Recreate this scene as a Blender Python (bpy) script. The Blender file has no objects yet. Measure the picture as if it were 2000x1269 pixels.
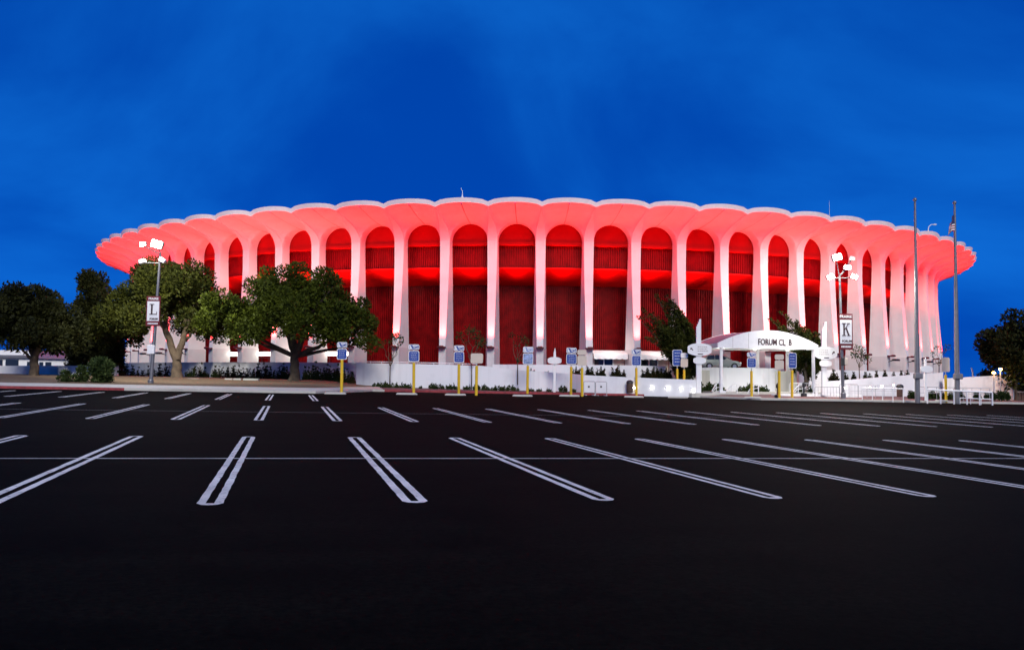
import bpy, math, random
from mathutils import Vector, Matrix

PI = math.pi
scene = bpy.context.scene
COL = scene.collection
E = 1.7034                                   # eye height over the lot at the camera
F, PITCH, ROLL = 1800.0, 0.0601, 0.0104
TH = 0.2376                                  # parking grid turned against the view
U2 = Vector((math.cos(TH), math.sin(TH))); V2 = Vector((-math.sin(TH), math.cos(TH)))

# ------------------------------------------------------------------ camera
cp, sp_, cr, sr = math.cos(PITCH), math.sin(PITCH), math.cos(ROLL), math.sin(ROLL)
FW = Vector((0, cp, sp_)); UP0 = Vector((0, -sp_, cp)); RT0 = Vector((1, 0, 0))
RT = RT0 * cr + UP0 * sr
UPV = UP0 * cr - RT0 * sr
EYE = Vector((0, 0, E))
cam = bpy.data.cameras.new('camera'); cam_o = bpy.data.objects.new('camera', cam); COL.objects.link(cam_o)
cam.sensor_width = 36; cam.lens = F * 36 / 2000; cam.clip_start = 0.1; cam.clip_end = 5000
m3 = Matrix((RT, UPV, -FW)).transposed()
cam_o.matrix_world = Matrix.Translation(EYE) @ m3.to_4x4()
scene.camera = cam_o


def ray(px, py):
    return FW + RT * ((px - 1000) / F) - UPV * ((py - 634.5) / F)


def at(px, py, d):
    """World point seen at photo pixel (px, py) at the distance y = d."""
    r = ray(px, py)
    return EYE + r * (d / r.y)


def lot(x, y):
    return -0.0116 * max(-150, min(150, x)) + 0.0066 * max(-60, min(120, y))


def uv(x, y):
    return x * U2.x + y * U2.y, x * V2.x + y * V2.y


def xy(u, v):
    p = U2 * u + V2 * v
    return p.x, p.y


def kerb_v(u):
    if u < 2: return 68.6
    if u < 7: return 68.6 + (u - 2) / 5 * 10.2
    if u < 35: return 78.8
    if u < 39: return 78.8 - (u - 35) / 4 * 7.6
    return 71.2


def terr(x, y):
    u, v = uv(x, y)
    z = lot(x, y); k = kerb_v(u)
    if v <= k: return z
    if u < 8: return z + 0.15 + min(0.60, 0.036 * (v - k))
    if u < 37: return z + 0.13 + min(0.25, 0.03 * (v - k))
    return z + 0.13 + min(0.45, 0.034 * (v - k))


def hit(px, py, dmax=115.0):
    """Where the sight line through a photo pixel meets the ground."""
    r = ray(px, py); d = 3.0
    while d < dmax:
        p = EYE + r * (d / r.y)
        if p.z < terr(p.x, p.y): break
        d += 0.05
    p = EYE + r * (min(d, dmax) / r.y)
    return Vector((p.x, p.y, terr(p.x, p.y)))


# ------------------------------------------------------------------ materials
def new_mat(name):
    m = bpy.data.materials.new(name); m.use_nodes = True
    nt = m.node_tree; b = nt.nodes['Principled BSDF']
    return m, nt, b


def mat(name, col, rough=0.6, metal=0.0, vary=0.12, scale=3.0, bump=0.0, bscale=30.0, spec=0.5, detail=4.0):
    m, nt, b = new_mat(name)
    b.inputs['Roughness'].default_value = rough; b.inputs['Metallic'].default_value = metal
    b.inputs['Specular IOR Level'].default_value = spec
    tc = nt.nodes.new('ShaderNodeTexCoord'); n = nt.nodes.new('ShaderNodeTexNoise')
    n.inputs['Scale'].default_value = scale; n.inputs['Detail'].default_value = detail
    nt.links.new(tc.outputs['Object'], n.inputs['Vector'])
    r = nt.nodes.new('ShaderNodeValToRGB')
    r.color_ramp.elements[0].position = 0.3; r.color_ramp.elements[1].position = 0.7
    r.color_ramp.elements[0].color = (*[c * (1 - vary) for c in col], 1)
    r.color_ramp.elements[1].color = (*[min(1, c * (1 + vary)) for c in col], 1)
    nt.links.new(n.outputs['Fac'], r.inputs['Fac']); nt.links.new(r.outputs['Color'], b.inputs['Base Color'])
    if bump:
        n2 = nt.nodes.new('ShaderNodeTexNoise'); n2.inputs['Scale'].default_value = bscale
        nt.links.new(tc.outputs['Object'], n2.inputs['Vector'])
        bp = nt.nodes.new('ShaderNodeBump'); bp.inputs['Strength'].default_value = bump
        nt.links.new(n2.outputs['Fac'], bp.inputs['Height']); nt.links.new(bp.outputs['Normal'], b.inputs['Normal'])
    return m


def mat_emit(name, col, strength):
    m, nt, b = new_mat(name)
    b.inputs['Base Color'].default_value = (*col, 1)
    b.inputs['Emission Color'].default_value = (*col, 1); b.inputs['Emission Strength'].default_value = strength
    return m


def mat_wall(name, col, stain=(0.32, 0.31, 0.31), amount=0.5, lo=0.52, hi=0.75):
    """White painted concrete with grey stains, streaks and a fine grain."""
    m, nt, b = new_mat(name); b.inputs['Roughness'].default_value = 0.75
    tc = nt.nodes.new('ShaderNodeTexCoord')
    n = nt.nodes.new('ShaderNodeTexNoise'); n.inputs['Scale'].default_value = 0.45; n.inputs['Detail'].default_value = 7
    n.inputs['Roughness'].default_value = 0.6
    nt.links.new(tc.outputs['Object'], n.inputs['Vector'])
    mr = nt.nodes.new('ShaderNodeMapRange'); mr.inputs['From Min'].default_value = lo; mr.inputs['From Max'].default_value = hi
    mr.inputs['To Max'].default_value = amount
    nt.links.new(n.outputs['Fac'], mr.inputs['Value'])
    mp = nt.nodes.new('ShaderNodeMapping'); mp.inputs['Scale'].default_value = (2.2, 2.2, 0.12)
    nt.links.new(tc.outputs['Object'], mp.inputs['Vector'])
    n3 = nt.nodes.new('ShaderNodeTexNoise'); n3.inputs['Scale'].default_value = 1.0; n3.inputs['Detail'].default_value = 5
    nt.links.new(mp.outputs['Vector'], n3.inputs['Vector'])
    mr3 = nt.nodes.new('ShaderNodeMapRange'); mr3.inputs['From Min'].default_value = 0.55; mr3.inputs['From Max'].default_value = 0.8
    mr3.inputs['To Max'].default_value = amount * 0.7
    nt.links.new(n3.outputs['Fac'], mr3.inputs['Value'])
    mx0 = nt.nodes.new('ShaderNodeMath'); mx0.operation = 'MAXIMUM'
    nt.links.new(mr.outputs['Result'], mx0.inputs[0]); nt.links.new(mr3.outputs['Result'], mx0.inputs[1])
    mx = nt.nodes.new('ShaderNodeMix'); mx.data_type = 'RGBA'
    mx.inputs['A'].default_value = (*col, 1); mx.inputs['B'].default_value = (*stain, 1)
    nt.links.new(mx0.outputs['Value'], mx.inputs['Factor']); nt.links.new(mx.outputs['Result'], b.inputs['Base Color'])
    n2 = nt.nodes.new('ShaderNodeTexNoise'); n2.inputs['Scale'].default_value = 12; n2.inputs['Detail'].default_value = 3
    nt.links.new(tc.outputs['Object'], n2.inputs['Vector'])
    bp = nt.nodes.new('ShaderNodeBump'); bp.inputs['Strength'].default_value = 0.12
    nt.links.new(n2.outputs['Fac'], bp.inputs['Height']); nt.links.new(bp.outputs['Normal'], b.inputs['Normal'])
    return m


def mat_leaf(name, dark, light):
    m, nt, b = new_mat(name); b.inputs['Roughness'].default_value = 0.6; b.inputs['Specular IOR Level'].default_value = 0.08
    g = nt.nodes.new('ShaderNodeNewGeometry')
    r = nt.nodes.new('ShaderNodeValToRGB')
    r.color_ramp.elements[0].color = (*dark, 1); r.color_ramp.elements[1].color = (*light, 1)
    tc = nt.nodes.new('ShaderNodeTexCoord'); n = nt.nodes.new('ShaderNodeTexNoise'); n.inputs['Scale'].default_value = 0.6
    nt.links.new(tc.outputs['Object'], n.inputs['Vector'])
    ad = nt.nodes.new('ShaderNodeMath'); ad.operation = 'MULTIPLY_ADD'
    nt.links.new(g.outputs['Random Per Island'], ad.inputs[0]); ad.inputs[1].default_value = 0.6
    sb = nt.nodes.new('ShaderNodeMath'); sb.operation = 'MULTIPLY_ADD'
    nt.links.new(n.outputs['Fac'], sb.inputs[0]); sb.inputs[1].default_value = 1.6; sb.inputs[2].default_value = -0.6
    nt.links.new(sb.outputs['Value'], ad.inputs[2])
    nt.links.new(ad.outputs['Value'], r.inputs['Fac']); nt.links.new(r.outputs['Color'], b.inputs['Base Color'])
    return m


def mat_asphalt():
    """Sealed black asphalt: aggregate grain, roller bands, oil spots, sealed cracks and repair patches."""
    m, nt, b = new_mat('asphalt'); b.inputs['Specular IOR Level'].default_value = 0.015; b.inputs['Roughness'].default_value = 0.9
    L = nt.links
    tc = nt.nodes.new('ShaderNodeTexCoord')
    mp = nt.nodes.new('ShaderNodeMapping'); mp.inputs['Rotation'].default_value = (0, 0, -TH); L.new(tc.outputs['Object'], mp.inputs['Vector'])
    mb_ = nt.nodes.new('ShaderNodeMapping'); mb_.inputs['Scale'].default_value = (0.10, 0.9, 1); L.new(mp.outputs['Vector'], mb_.inputs['Vector'])

    def noise(src, scale, detail=4, rough=0.55):
        n = nt.nodes.new('ShaderNodeTexNoise'); n.inputs['Scale'].default_value = scale; n.inputs['Detail'].default_value = detail
        n.inputs['Roughness'].default_value = rough; L.new(src, n.inputs['Vector']); return n.outputs['Fac']

    def rng(src, a, c, d_, e):
        r = nt.nodes.new('ShaderNodeMapRange'); r.inputs['From Min'].default_value = a; r.inputs['From Max'].default_value = c
        r.inputs['To Min'].default_value = d_; r.inputs['To Max'].default_value = e; L.new(src, r.inputs['Value']); return r.outputs['Result']

    def mul(x, y):
        k = nt.nodes.new('ShaderNodeMath'); k.operation = 'MULTIPLY'; L.new(x, k.inputs[0]); L.new(y, k.inputs[1]); return k.outputs['Value']
    fine = noise(mp.outputs['Vector'], 14, 8, .85); band = noise(mb_.outputs['Vector'], 1.0, 6); oil = noise(mp.outputs['Vector'], 0.7, 5); grit = noise(mp.outputs['Vector'], 9, 8, .75)
    dist = nt.nodes.new('ShaderNodeTexNoise'); dist.inputs['Scale'].default_value = 0.8; dist.inputs['Detail'].default_value = 5; L.new(mp.outputs['Vector'], dist.inputs['Vector'])
    ad = nt.nodes.new('ShaderNodeVectorMath'); ad.operation = 'MULTIPLY_ADD'; ad.inputs[1].default_value = (1.4, 1.4, 0)
    L.new(dist.outputs['Color'], ad.inputs[0]); L.new(mp.outputs['Vector'], ad.inputs[2])
    vo = nt.nodes.new('ShaderNodeTexVoronoi'); vo.feature = 'DISTANCE_TO_EDGE'; vo.inputs['Scale'].default_value = 0.16; L.new(ad.outputs['Vector'], vo.inputs['Vector'])
    crack = rng(vo.outputs['Distance'], 0.0, 0.006, 0.25, 1.0)
    vp = nt.nodes.new('ShaderNodeTexVoronoi'); vp.inputs['Scale'].default_value = 0.07; vp.distance = 'CHEBYCHEV'; L.new(mp.outputs['Vector'], vp.inputs['Vector'])
    sp = nt.nodes.new('ShaderNodeSeparateColor'); L.new(vp.outputs['Color'], sp.inputs['Color'])
    patch = rng(sp.outputs['Red'], 0.0, 1.0, 0.8, 1.25)
    f = mul(mul(mul(rng(fine, .38, .64, .0, 2.6), rng(band, .3, .72, .55, 1.5)), mul(rng(oil, .36, .5, .55, 1.0), crack)), mul(patch, rng(grit, .35, .75, .7, 1.5)))
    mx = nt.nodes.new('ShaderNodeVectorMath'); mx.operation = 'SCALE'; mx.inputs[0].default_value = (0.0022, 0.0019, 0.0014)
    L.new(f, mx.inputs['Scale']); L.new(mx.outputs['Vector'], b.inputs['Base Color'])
    bp = nt.nodes.new('ShaderNodeBump'); bp.inputs['Strength'].default_value = 0.35; bp.inputs['Distance'].default_value = 0.01
    L.new(fine, bp.inputs['Height']); L.new(bp.outputs['Normal'], b.inputs['Normal'])
    return m


def mat_paint():
    """Road paint worn thin: dark asphalt shows through small specks and cracks."""
    m, nt, b = new_mat('road_paint'); b.inputs['Roughness'].default_value = 0.7
    tc = nt.nodes.new('ShaderNodeTexCoord')
    n = nt.nodes.new('ShaderNodeTexNoise'); n.inputs['Scale'].default_value = 9; n.inputs['Detail'].default_value = 8; n.inputs['Roughness'].default_value = 0.7
    nt.links.new(tc.outputs['Object'], n.inputs['Vector'])
    r = nt.nodes.new('ShaderNodeValToRGB'); r.color_ramp.elements[0].position = 0.31; r.color_ramp.elements[1].position = 0.44
    r.color_ramp.elements[0].color = (0.10, 0.10, 0.095, 1); r.color_ramp.elements[1].color = (0.88, 0.83, 0.72, 1)
    nt.links.new(n.outputs['Fac'], r.inputs['Fac'])
    n2 = nt.nodes.new('ShaderNodeTexNoise'); n2.inputs['Scale'].default_value = 1.1; n2.inputs['Detail'].default_value = 4
    nt.links.new(tc.outputs['Object'], n2.inputs['Vector'])
    r2 = nt.nodes.new('ShaderNodeValToRGB'); r2.color_ramp.elements[0].position = 0.3; r2.color_ramp.elements[1].position = 0.65
    r2.color_ramp.elements[0].color = (0.66, 0.66, 0.66, 1)
    nt.links.new(n2.outputs['Fac'], r2.inputs['Fac'])
    a = nt.nodes.new('ShaderNodeMix'); a.data_type = 'RGBA'; a.blend_type = 'MULTIPLY'; a.inputs['Factor'].default_value = 1
    nt.links.new(r.outputs['Color'], a.inputs['A']); nt.links.new(r2.outputs['Color'], a.inputs['B'])
    nt.links.new(a.outputs['Result'], b.inputs['Base Color'])
    return m


def mat_glass(name, col=(0.02, 0.025, 0.03)):
    m, nt, b = new_mat(name); b.inputs['Base Color'].default_value = (*col, 1)
    b.inputs['Roughness'].default_value = 0.08; b.inputs['Specular IOR Level'].default_value = 0.6
    return m


M = dict(
    asphalt=mat_asphalt(), paint=mat_paint(),
    shell=mat_wall('shell_concrete', (0.74, 0.72, 0.71), (0.46, 0.43, 0.43), 0.45, lo=.46, hi=.8),
    rim=mat('rim_paint', (0.90, 0.88, 0.87), 0.6, vary=0.05),
    pedestal=mat_wall('pedestal_concrete', (0.62, 0.60, 0.60), (0.33, 0.31, 0.32), 0.6),
    redwall=mat('red_paint', (0.40, 0.003, 0.004), 0.75, vary=0.12, scale=0.6, spec=0.15),
    redmetal=mat('red_ribbed_metal', (0.18, 0.0025, 0.004), 0.5, metal=0.0, vary=0.35, scale=1.3, spec=0.08),
    redband_lit=mat('red_ribbed_band_lit', (0.26, 0.003, 0.006), 0.55, vary=0.2, scale=1.3, spec=0.08),  # same ribbed red, brightened to hold the red light on the upper band
    redsoffit_lit=mat('red_soffit_uplit', (0.62, 0.003, 0.003), 0.7, vary=0.08, scale=0.6, spec=0.1),  # wall red made brighter: the glow from below is in the colour
    darkred=mat('dark_red_paint', (0.09, 0.006, 0.010), 0.5),
    roof=mat('roof_felt', (0.3, 0.3, 0.31), 0.9),
    white=mat('white_paint', (0.80, 0.80, 0.79), 0.5, vary=0.04),
    wall_l=mat_wall('stained_white_wall', (0.74, 0.74, 0.73), amount=0.75, lo=0.5, hi=0.7),
    wall_r=mat_wall('white_wall', (0.76, 0.76, 0.77), amount=0.35),
    kerb=mat_wall('kerb_concrete', (0.50, 0.48, 0.42), (0.28, 0.26, 0.22), 0.7),
    kerb_red=mat('kerb_red_paint', (0.26, 0.03, 0.035), 0.7, vary=0.3, scale=4),
    soil=mat('soil', (0.13, 0.085, 0.045), 0.95, vary=0.35, scale=5, bump=0.5, bscale=14),
    redpave=mat('red_brown_pavement', (0.13, 0.062, 0.058), 0.85, vary=0.25, scale=2),
    yellow=mat('yellow_paint', (0.72, 0.46, 0.012), 0.45, vary=0.08),
    pale=mat('faded_blue_sign', (0.22, 0.30, 0.52), 0.35, vary=0.5, scale=5),
    blue=mat('blue_sign', (0.012, 0.055, 0.30), 0.4, vary=0.06),
    cream=mat('cream_sign', (0.62, 0.52, 0.42), 0.6, vary=0.04),
    galv=mat('galvanised_steel', (0.42, 0.42, 0.43), 0.45, metal=0.6, vary=0.1, scale=8),
    polegrey=mat('grey_pole', (0.18, 0.18, 0.19), 0.4, metal=0.4, vary=0.12, scale=4),
    black=mat('black_plastic', (0.015, 0.015, 0.016), 0.5),
    maroon=mat('maroon_cloth', (0.14, 0.012, 0.02), 0.8),
    banner=mat('white_banner', (0.78, 0.78, 0.78), 0.8, vary=0.03),
    ink=mat('dark_ink', (0.035, 0.01, 0.014), 0.6),
    greyink=mat('grey_ink', (0.42, 0.38, 0.36), 0.7),
    bark=mat('bark', (0.10, 0.072, 0.046), 0.95, vary=0.4, scale=2.5, bump=0.9, bscale=7),
    bark_d=mat('dark_bark', (0.05, 0.038, 0.026), 0.95, vary=0.4, scale=3, bump=0.9, bscale=7),
    pine=mat_leaf('pine_needles', (0.006, 0.011, 0.002), (0.068, 0.088, 0.008)),
    pine_olive=mat_leaf('olive_needles', (0.006, 0.010, 0.002), (0.055, 0.060, 0.009)),  # olive tone for the forked tree and the right-hand bush
    darkleaf=mat_leaf('dark_leaves', (0.004, 0.006, 0.002), (0.030, 0.032, 0.008)),
    juniper=mat_leaf('juniper_scales', (0.005, 0.010, 0.002), (0.055, 0.060, 0.010)),
    shrub=mat_leaf('shrub_leaves', (0.010, 0.022, 0.007), (0.06, 0.085, 0.022)),
    lamp_on=mat_emit('lamp_lens', (1.0, 0.96, 0.86), 90),
    lamp_soft=mat_emit('lamp_lens_soft', (1.0, 0.97, 0.9), 0.35),
    tube=mat_emit('door_light', (1.0, 0.93, 0.82), 4),
    tiny=mat_emit('wall_light_lens', (1.0, 0.95, 0.85), 60),
    orange=mat_emit('orange_lamp', (1.0, 0.45, 0.08), 30),
    winlit=mat_emit('lit_window', (1.0, 0.78, 0.5), 0.55),
    glass=mat_glass('dark_glass'),
    silver=mat('silver_car_paint', (0.30, 0.32, 0.31), 0.4, metal=0.15, vary=0.03),
    tyre=mat('tyre_rubber', (0.02, 0.02, 0.02), 0.8),
    chrome=mat('alloy', (0.5, 0.5, 0.52), 0.3, metal=0.9),
    purple=mat('mauve_roof', (0.20, 0.13, 0.19), 0.8, vary=0.15),
    brown=mat('brown_fence', (0.10, 0.055, 0.04), 0.9, vary=0.3, scale=6),
    flagred=mat('flag_red', (0.30, 0.015, 0.03), 0.8), flagblue=mat('flag_blue', (0.02, 0.025, 0.10), 0.8),
    concrete=mat_wall('bench_concrete', (0.36, 0.37, 0.33), (0.2, 0.2, 0.18), 0.6),
    taillight=mat('red_lens', (0.45, 0.01, 0.01), 0.2),
)


# ------------------------------------------------------------------ mesh helpers
class MB:
    def __init__(s): s.v = []; s.f = []; s.mi = []

    def add(s, vs, fs, mi=0):
        o = len(s.v); s.v += [tuple(v) for v in vs]
        for f in fs: s.f.append(tuple(i + o for i in f)); s.mi.append(mi)

    def box(s, c, sz, rz=0.0, mi=0, bev=0.0):
        c = Vector(c); x, y, z = sz[0] / 2, sz[1] / 2, sz[2] / 2
        R = Matrix.Rotation(rz, 3, 'Z')
        if bev:
            b = min(bev, x * .9, y * .9, z * .9); vs = []
            for zz, k in ((-z, b), (-z + b, 0), (z - b, 0), (z, b)):
                X, Y = x - k, y - k
                for px, py in ((-X, -Y), (X, -Y), (X, Y), (-X, Y)): vs.append(c + R @ Vector((px, py, zz)))
            fs = [(3, 2, 1, 0), (12, 13, 14, 15)]
            for l in range(3):
                for i in range(4): fs.append((l * 4 + i, l * 4 + (i + 1) % 4, l * 4 + 4 + (i + 1) % 4, l * 4 + 4 + i))
            s.add(vs, fs, mi); return
        vs = [c + R @ Vector((a * x, b * y, d * z)) for d in (-1, 1) for a, b in ((-1, -1), (1, -1), (1, 1), (-1, 1))]
        s.add(vs, [(3, 2, 1, 0), (4, 5, 6, 7), (0, 1, 5, 4), (1, 2, 6, 5), (2, 3, 7, 6), (3, 0, 4, 7)], mi)

    def tube(s, pts, rad, n=8, mi=0, cap=True):
        pts = [Vector(p) for p in pts]
        if not hasattr(rad, '__len__'): rad = [rad] * len(pts)
        vs = []; prev = None
        for i, p in enumerate(pts):
            t = (pts[min(i + 1, len(pts) - 1)] - pts[max(i - 1, 0)]).normalized()
            a = Vector((1, 0, 0)) if abs(t.x) < 0.9 else Vector((0, 1, 0))
            if prev is not None: a = prev
            b = t.cross(a).normalized(); a = b.cross(t).normalized(); prev = a
            for k in range(n):
                an = 2 * PI * k / n
                vs.append(p + (a * math.cos(an) + b * math.sin(an)) * rad[i])
        fs = [(i * n + k, i * n + (k + 1) % n, (i + 1) * n + (k + 1) % n, (i + 1) * n + k) for i in range(len(pts) - 1) for k in range(n)]
        if cap: fs += [tuple(range(n - 1, -1, -1)), tuple((len(pts) - 1) * n + k for k in range(n))]
        s.add(vs, fs, mi)

    def lathe(s, c, prof, n=16, mi=0):
        c = Vector(c)
        vs = [c + Vector((r * math.cos(2 * PI * k / n), r * math.sin(2 * PI * k / n), z)) for r, z in prof for k in range(n)]
        fs = [(i * n + k, i * n + (k + 1) % n, (i + 1) * n + (k + 1) % n, (i + 1) * n + k) for i in range(len(prof) - 1) for k in range(n)]
        fs += [tuple(range(n - 1, -1, -1)), tuple((len(prof) - 1) * n + k for k in range(n))]
        s.add(vs, fs, mi)

    def prism(s, poly, o, ex, ey, n, th, mi=0):
        """Flat outline poly (2D, in axes ex, ey from o) given the thickness th along n."""
        o, ex, ey, n = Vector(o), Vector(ex), Vector(ey), Vector(n).normalized()
        k = len(poly)
        a = [o + ex * p[0] + ey * p[1] for p in poly]; b = [p + n * th for p in a]
        s.add(a + b, [tuple(range(k)), tuple(range(2 * k - 1, k - 1, -1))] + [(i, k + i, k + (i + 1) % k, (i + 1) % k) for i in range(k)], mi)

    def grid(s, P, mi=0, flip=False):
        o = len(s.v); n = len(P[0])
        for row in P: s.v += [tuple(p) for p in row]
        for i in range(len(P) - 1):
            for j in range(n - 1):
                q = (o + i * n + j, o + i * n + j + 1, o + (i + 1) * n + j + 1, o + (i + 1) * n + j)
                s.f.append(q[::-1] if flip else q); s.mi.append(mi)

    def build(s, name, mats, parent=None, smooth=None, loc=None):
        """Links ONE mesh object; vertices are world points, made local to the parent (or to loc)."""
        o0 = Vector(parent_world(parent)) if parent else Vector(loc or (0, 0, 0))
        me = bpy.data.meshes.new(name)
        me.from_pydata([tuple(Vector(v) - o0) for v in s.v], [], s.f)
        if not isinstance(mats, (list, tuple)): mats = [mats]
        for m in mats: me.materials.append(m)
        if len(mats) > 1: me.polygons.foreach_set('material_index', s.mi)
        if smooth:
            me.polygons.foreach_set('use_smooth', [True] * len(me.polygons))
            me.set_sharp_from_angle(angle=math.radians(smooth))
        me.update()
        ob = bpy.data.objects.new(name, me); COL.objects.link(ob)
        if parent: ob.parent = parent
        else: ob.location = o0
        return ob


def parent_world(o):
    p = Vector((0, 0, 0))
    while o: p += o.location; o = o.parent
    return p


def tag(o, label=None, cat=None, group=None, kind=None):
    if label: o['label'] = label
    if cat: o['category'] = cat
    if group: o['group'] = group
    if kind: o['kind'] = kind
    return o


def thing(name, label, cat, loc, group=None):
    o = bpy.data.objects.new(name, None); COL.objects.link(o); o.location = loc
    o.empty_display_size = 0.3
    return tag(o, label, cat, group)


def copy_tree(o, parent=None, loc=None, rz=None):
    c = o.copy(); COL.objects.link(c); c.parent = parent
    if loc is not None: c.location = loc
    if rz is not None: c.rotation_euler = (0, 0, rz)
    for ch in list(o.children): copy_tree(ch, c)
    return c


def text_mesh(body, size, name, material, parent, origin, ex, ey, align='CENTER', bold=0.0, xs=1.0, depth=0.01):
    """Letters as a mesh, standing in the plane ex, ey at origin."""
    cu = bpy.data.curves.new('t', 'FONT'); cu.body = body; cu.size = size; cu.align_x = align; cu.align_y = 'CENTER'
    cu.offset = bold; cu.extrude = depth / 2; cu.resolution_u = 4
    to = bpy.data.objects.new('t', cu); COL.objects.link(to)
    dg = bpy.context.evaluated_depsgraph_get()
    me = bpy.data.meshes.new_from_object(to.evaluated_get(dg))
    bpy.data.objects.remove(to); bpy.data.curves.remove(cu)
    ex = Vector(ex).normalized(); ey = Vector(ey).normalized(); n = ex.cross(ey)
    o0 = parent_world(parent); o = Vector(origin)
    for v in me.vertices:
        c = v.co.copy(); v.co = o + ex * c.x * xs + ey * c.y + n * c.z - o0
    me.materials.clear(); me.materials.append(material); me.name = name
    ob = bpy.data.objects.new(name, me); COL.objects.link(ob); ob.parent = parent
    return ob


def light(name, kind, loc, energy, col, parent=None, **kw):
    l = bpy.data.lights.new(name, kind); l.energy = energy; l.color = col
    for k, v in kw.items(): setattr(l, k, v)
    o = bpy.data.objects.new(name, l); COL.objects.link(o)
    if parent: o.parent = parent; o.location = Vector(loc) - parent_world(parent)
    else: o.location = loc
    return o


X3, Y3, Z3 = Vector((1, 0, 0)), Vector((0, 1, 0)), Vector((0, 0, 1))
UU = Vector((U2.x, U2.y, 0)); VV = Vector((V2.x, V2.y, 0))

# ------------------------------------------------------------------ sky and sun
SUN_EL, SUN_AZ = math.radians(30), math.radians(172)      # low behind the camera, a little to the right
w = bpy.data.worlds.new('World'); scene.world = w; w.use_nodes = True
nt = w.node_tree; bg = nt.nodes['Background']
sky = nt.nodes.new('ShaderNodeTexSky'); sky.sky_type = 'NISHITA'; sky.sun_disc = False
sky.sun_elevation = SUN_EL; sky.sun_rotation = SUN_AZ
bw = nt.nodes.new('ShaderNodeRGBToBW'); nt.links.new(sky.outputs['Color'], bw.inputs['Color'])
pw = nt.nodes.new('ShaderNodeMath'); pw.operation = 'POWER'; pw.inputs[1].default_value = 0.16
nt.links.new(bw.outputs['Val'], pw.inputs[0])
tc = nt.nodes.new('ShaderNodeTexCoord')
sx = nt.nodes.new('ShaderNodeSeparateXYZ'); nt.links.new(tc.outputs['Generated'], sx.inputs['Vector'])
zz = nt.nodes.new('ShaderNodeMath'); zz.operation = 'MAXIMUM'; zz.inputs[1].default_value = 0.0
nt.links.new(sx.outputs['Z'], zz.inputs[0])
za = nt.nodes.new('ShaderNodeMath'); za.inputs[1].default_value = 0.5; nt.links.new(zz.outputs['Value'], za.inputs[0])
dv = nt.nodes.new('ShaderNodeVectorMath'); dv.operation = 'DIVIDE'
cb = nt.nodes.new('ShaderNodeCombineXYZ')
for i in range(3): nt.links.new(za.outputs['Value'], cb.inputs[i])
nt.links.new(tc.outputs['Generated'], dv.inputs[0]); nt.links.new(cb.outputs['Vector'], dv.inputs[1])
mp = nt.nodes.new('ShaderNodeMapping'); mp.inputs['Rotation'].default_value = (0, 0, 0.7); mp.inputs['Scale'].default_value = (0.85, 1.0, 0)
mp.inputs['Location'].default_value = (-1.0, 1.9, 0)
nt.links.new(dv.outputs['Vector'], mp.inputs['Vector'])
cn = nt.nodes.new('ShaderNodeTexNoise'); cn.inputs['Scale'].default_value = 1.9; cn.inputs['Detail'].default_value = 7; cn.inputs['Roughness'].default_value = 0.52
cn.inputs['Distortion'].default_value = 0.4
nt.links.new(mp.outputs['Vector'], cn.inputs['Vector'])
cm = nt.nodes.new('ShaderNodeMapRange'); cm.inputs['From Min'].default_value = 0.34; cm.inputs['From Max'].default_value = 0.70
cm.interpolation_type = 'SMOOTHSTEP'
nt.links.new(cn.outputs['Fac'], cm.inputs['Value'])
mx = nt.nodes.new('ShaderNodeMix'); mx.data_type = 'RGBA'
mx.inputs['A'].default_value = (0.0, 0.056, 0.40, 1); mx.inputs['B'].default_value = (0.004, 0.130, 0.60, 1)
nt.links.new(cm.outputs['Result'], mx.inputs['Factor'])
ml = nt.nodes.new('ShaderNodeMix'); ml.data_type = 'RGBA'; ml.blend_type = 'MULTIPLY'; ml.inputs['Factor'].default_value = 1
nt.links.new(mx.outputs['Result'], ml.inputs['A']); nt.links.new(pw.outputs['Value'], ml.inputs['B'])
nt.links.new(ml.outputs['Result'], bg.inputs['Color']); bg.inputs['Strength'].default_value = 0.66
sun = light('sun', 'SUN', (0, -40, 60), 2.05, (1.0, 0.95, 0.86), angle=math.radians(26))
d = Vector((math.sin(SUN_AZ) * math.cos(SUN_EL), math.cos(SUN_AZ) * math.cos(SUN_EL), math.sin(SUN_EL)))
sun.rotation_euler = d.to_track_quat('Z', 'Y').to_euler()
scene.view_settings.view_transform = 'Standard'; scene.view_settings.look = 'None'
scene.view_settings.exposure = 0.35; scene.view_settings.gamma = 1

# ------------------------------------------------------------------ ground, kerbs, markings
g = MB()
xs = [-2500, -700, -150, -110, -80, -60, -40, -20, 0, 20, 40, 60, 80, 110, 150, 700, 2500]
ys = [-400, -60, -20, 0, 10, 20, 30, 40, 50, 60, 70, 80, 90, 100, 120, 400, 3500]
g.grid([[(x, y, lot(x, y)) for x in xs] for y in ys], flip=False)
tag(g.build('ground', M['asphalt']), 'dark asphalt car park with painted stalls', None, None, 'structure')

R1 = 16.9233; X0 = (-7.7118, 16.9233)
G0 = Vector(X0)


def gp(u, v, dz=0.004):
    p = G0 + U2 * u + V2 * v
    return (p.x, p.y, lot(p.x, p.y) + dz)


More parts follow.
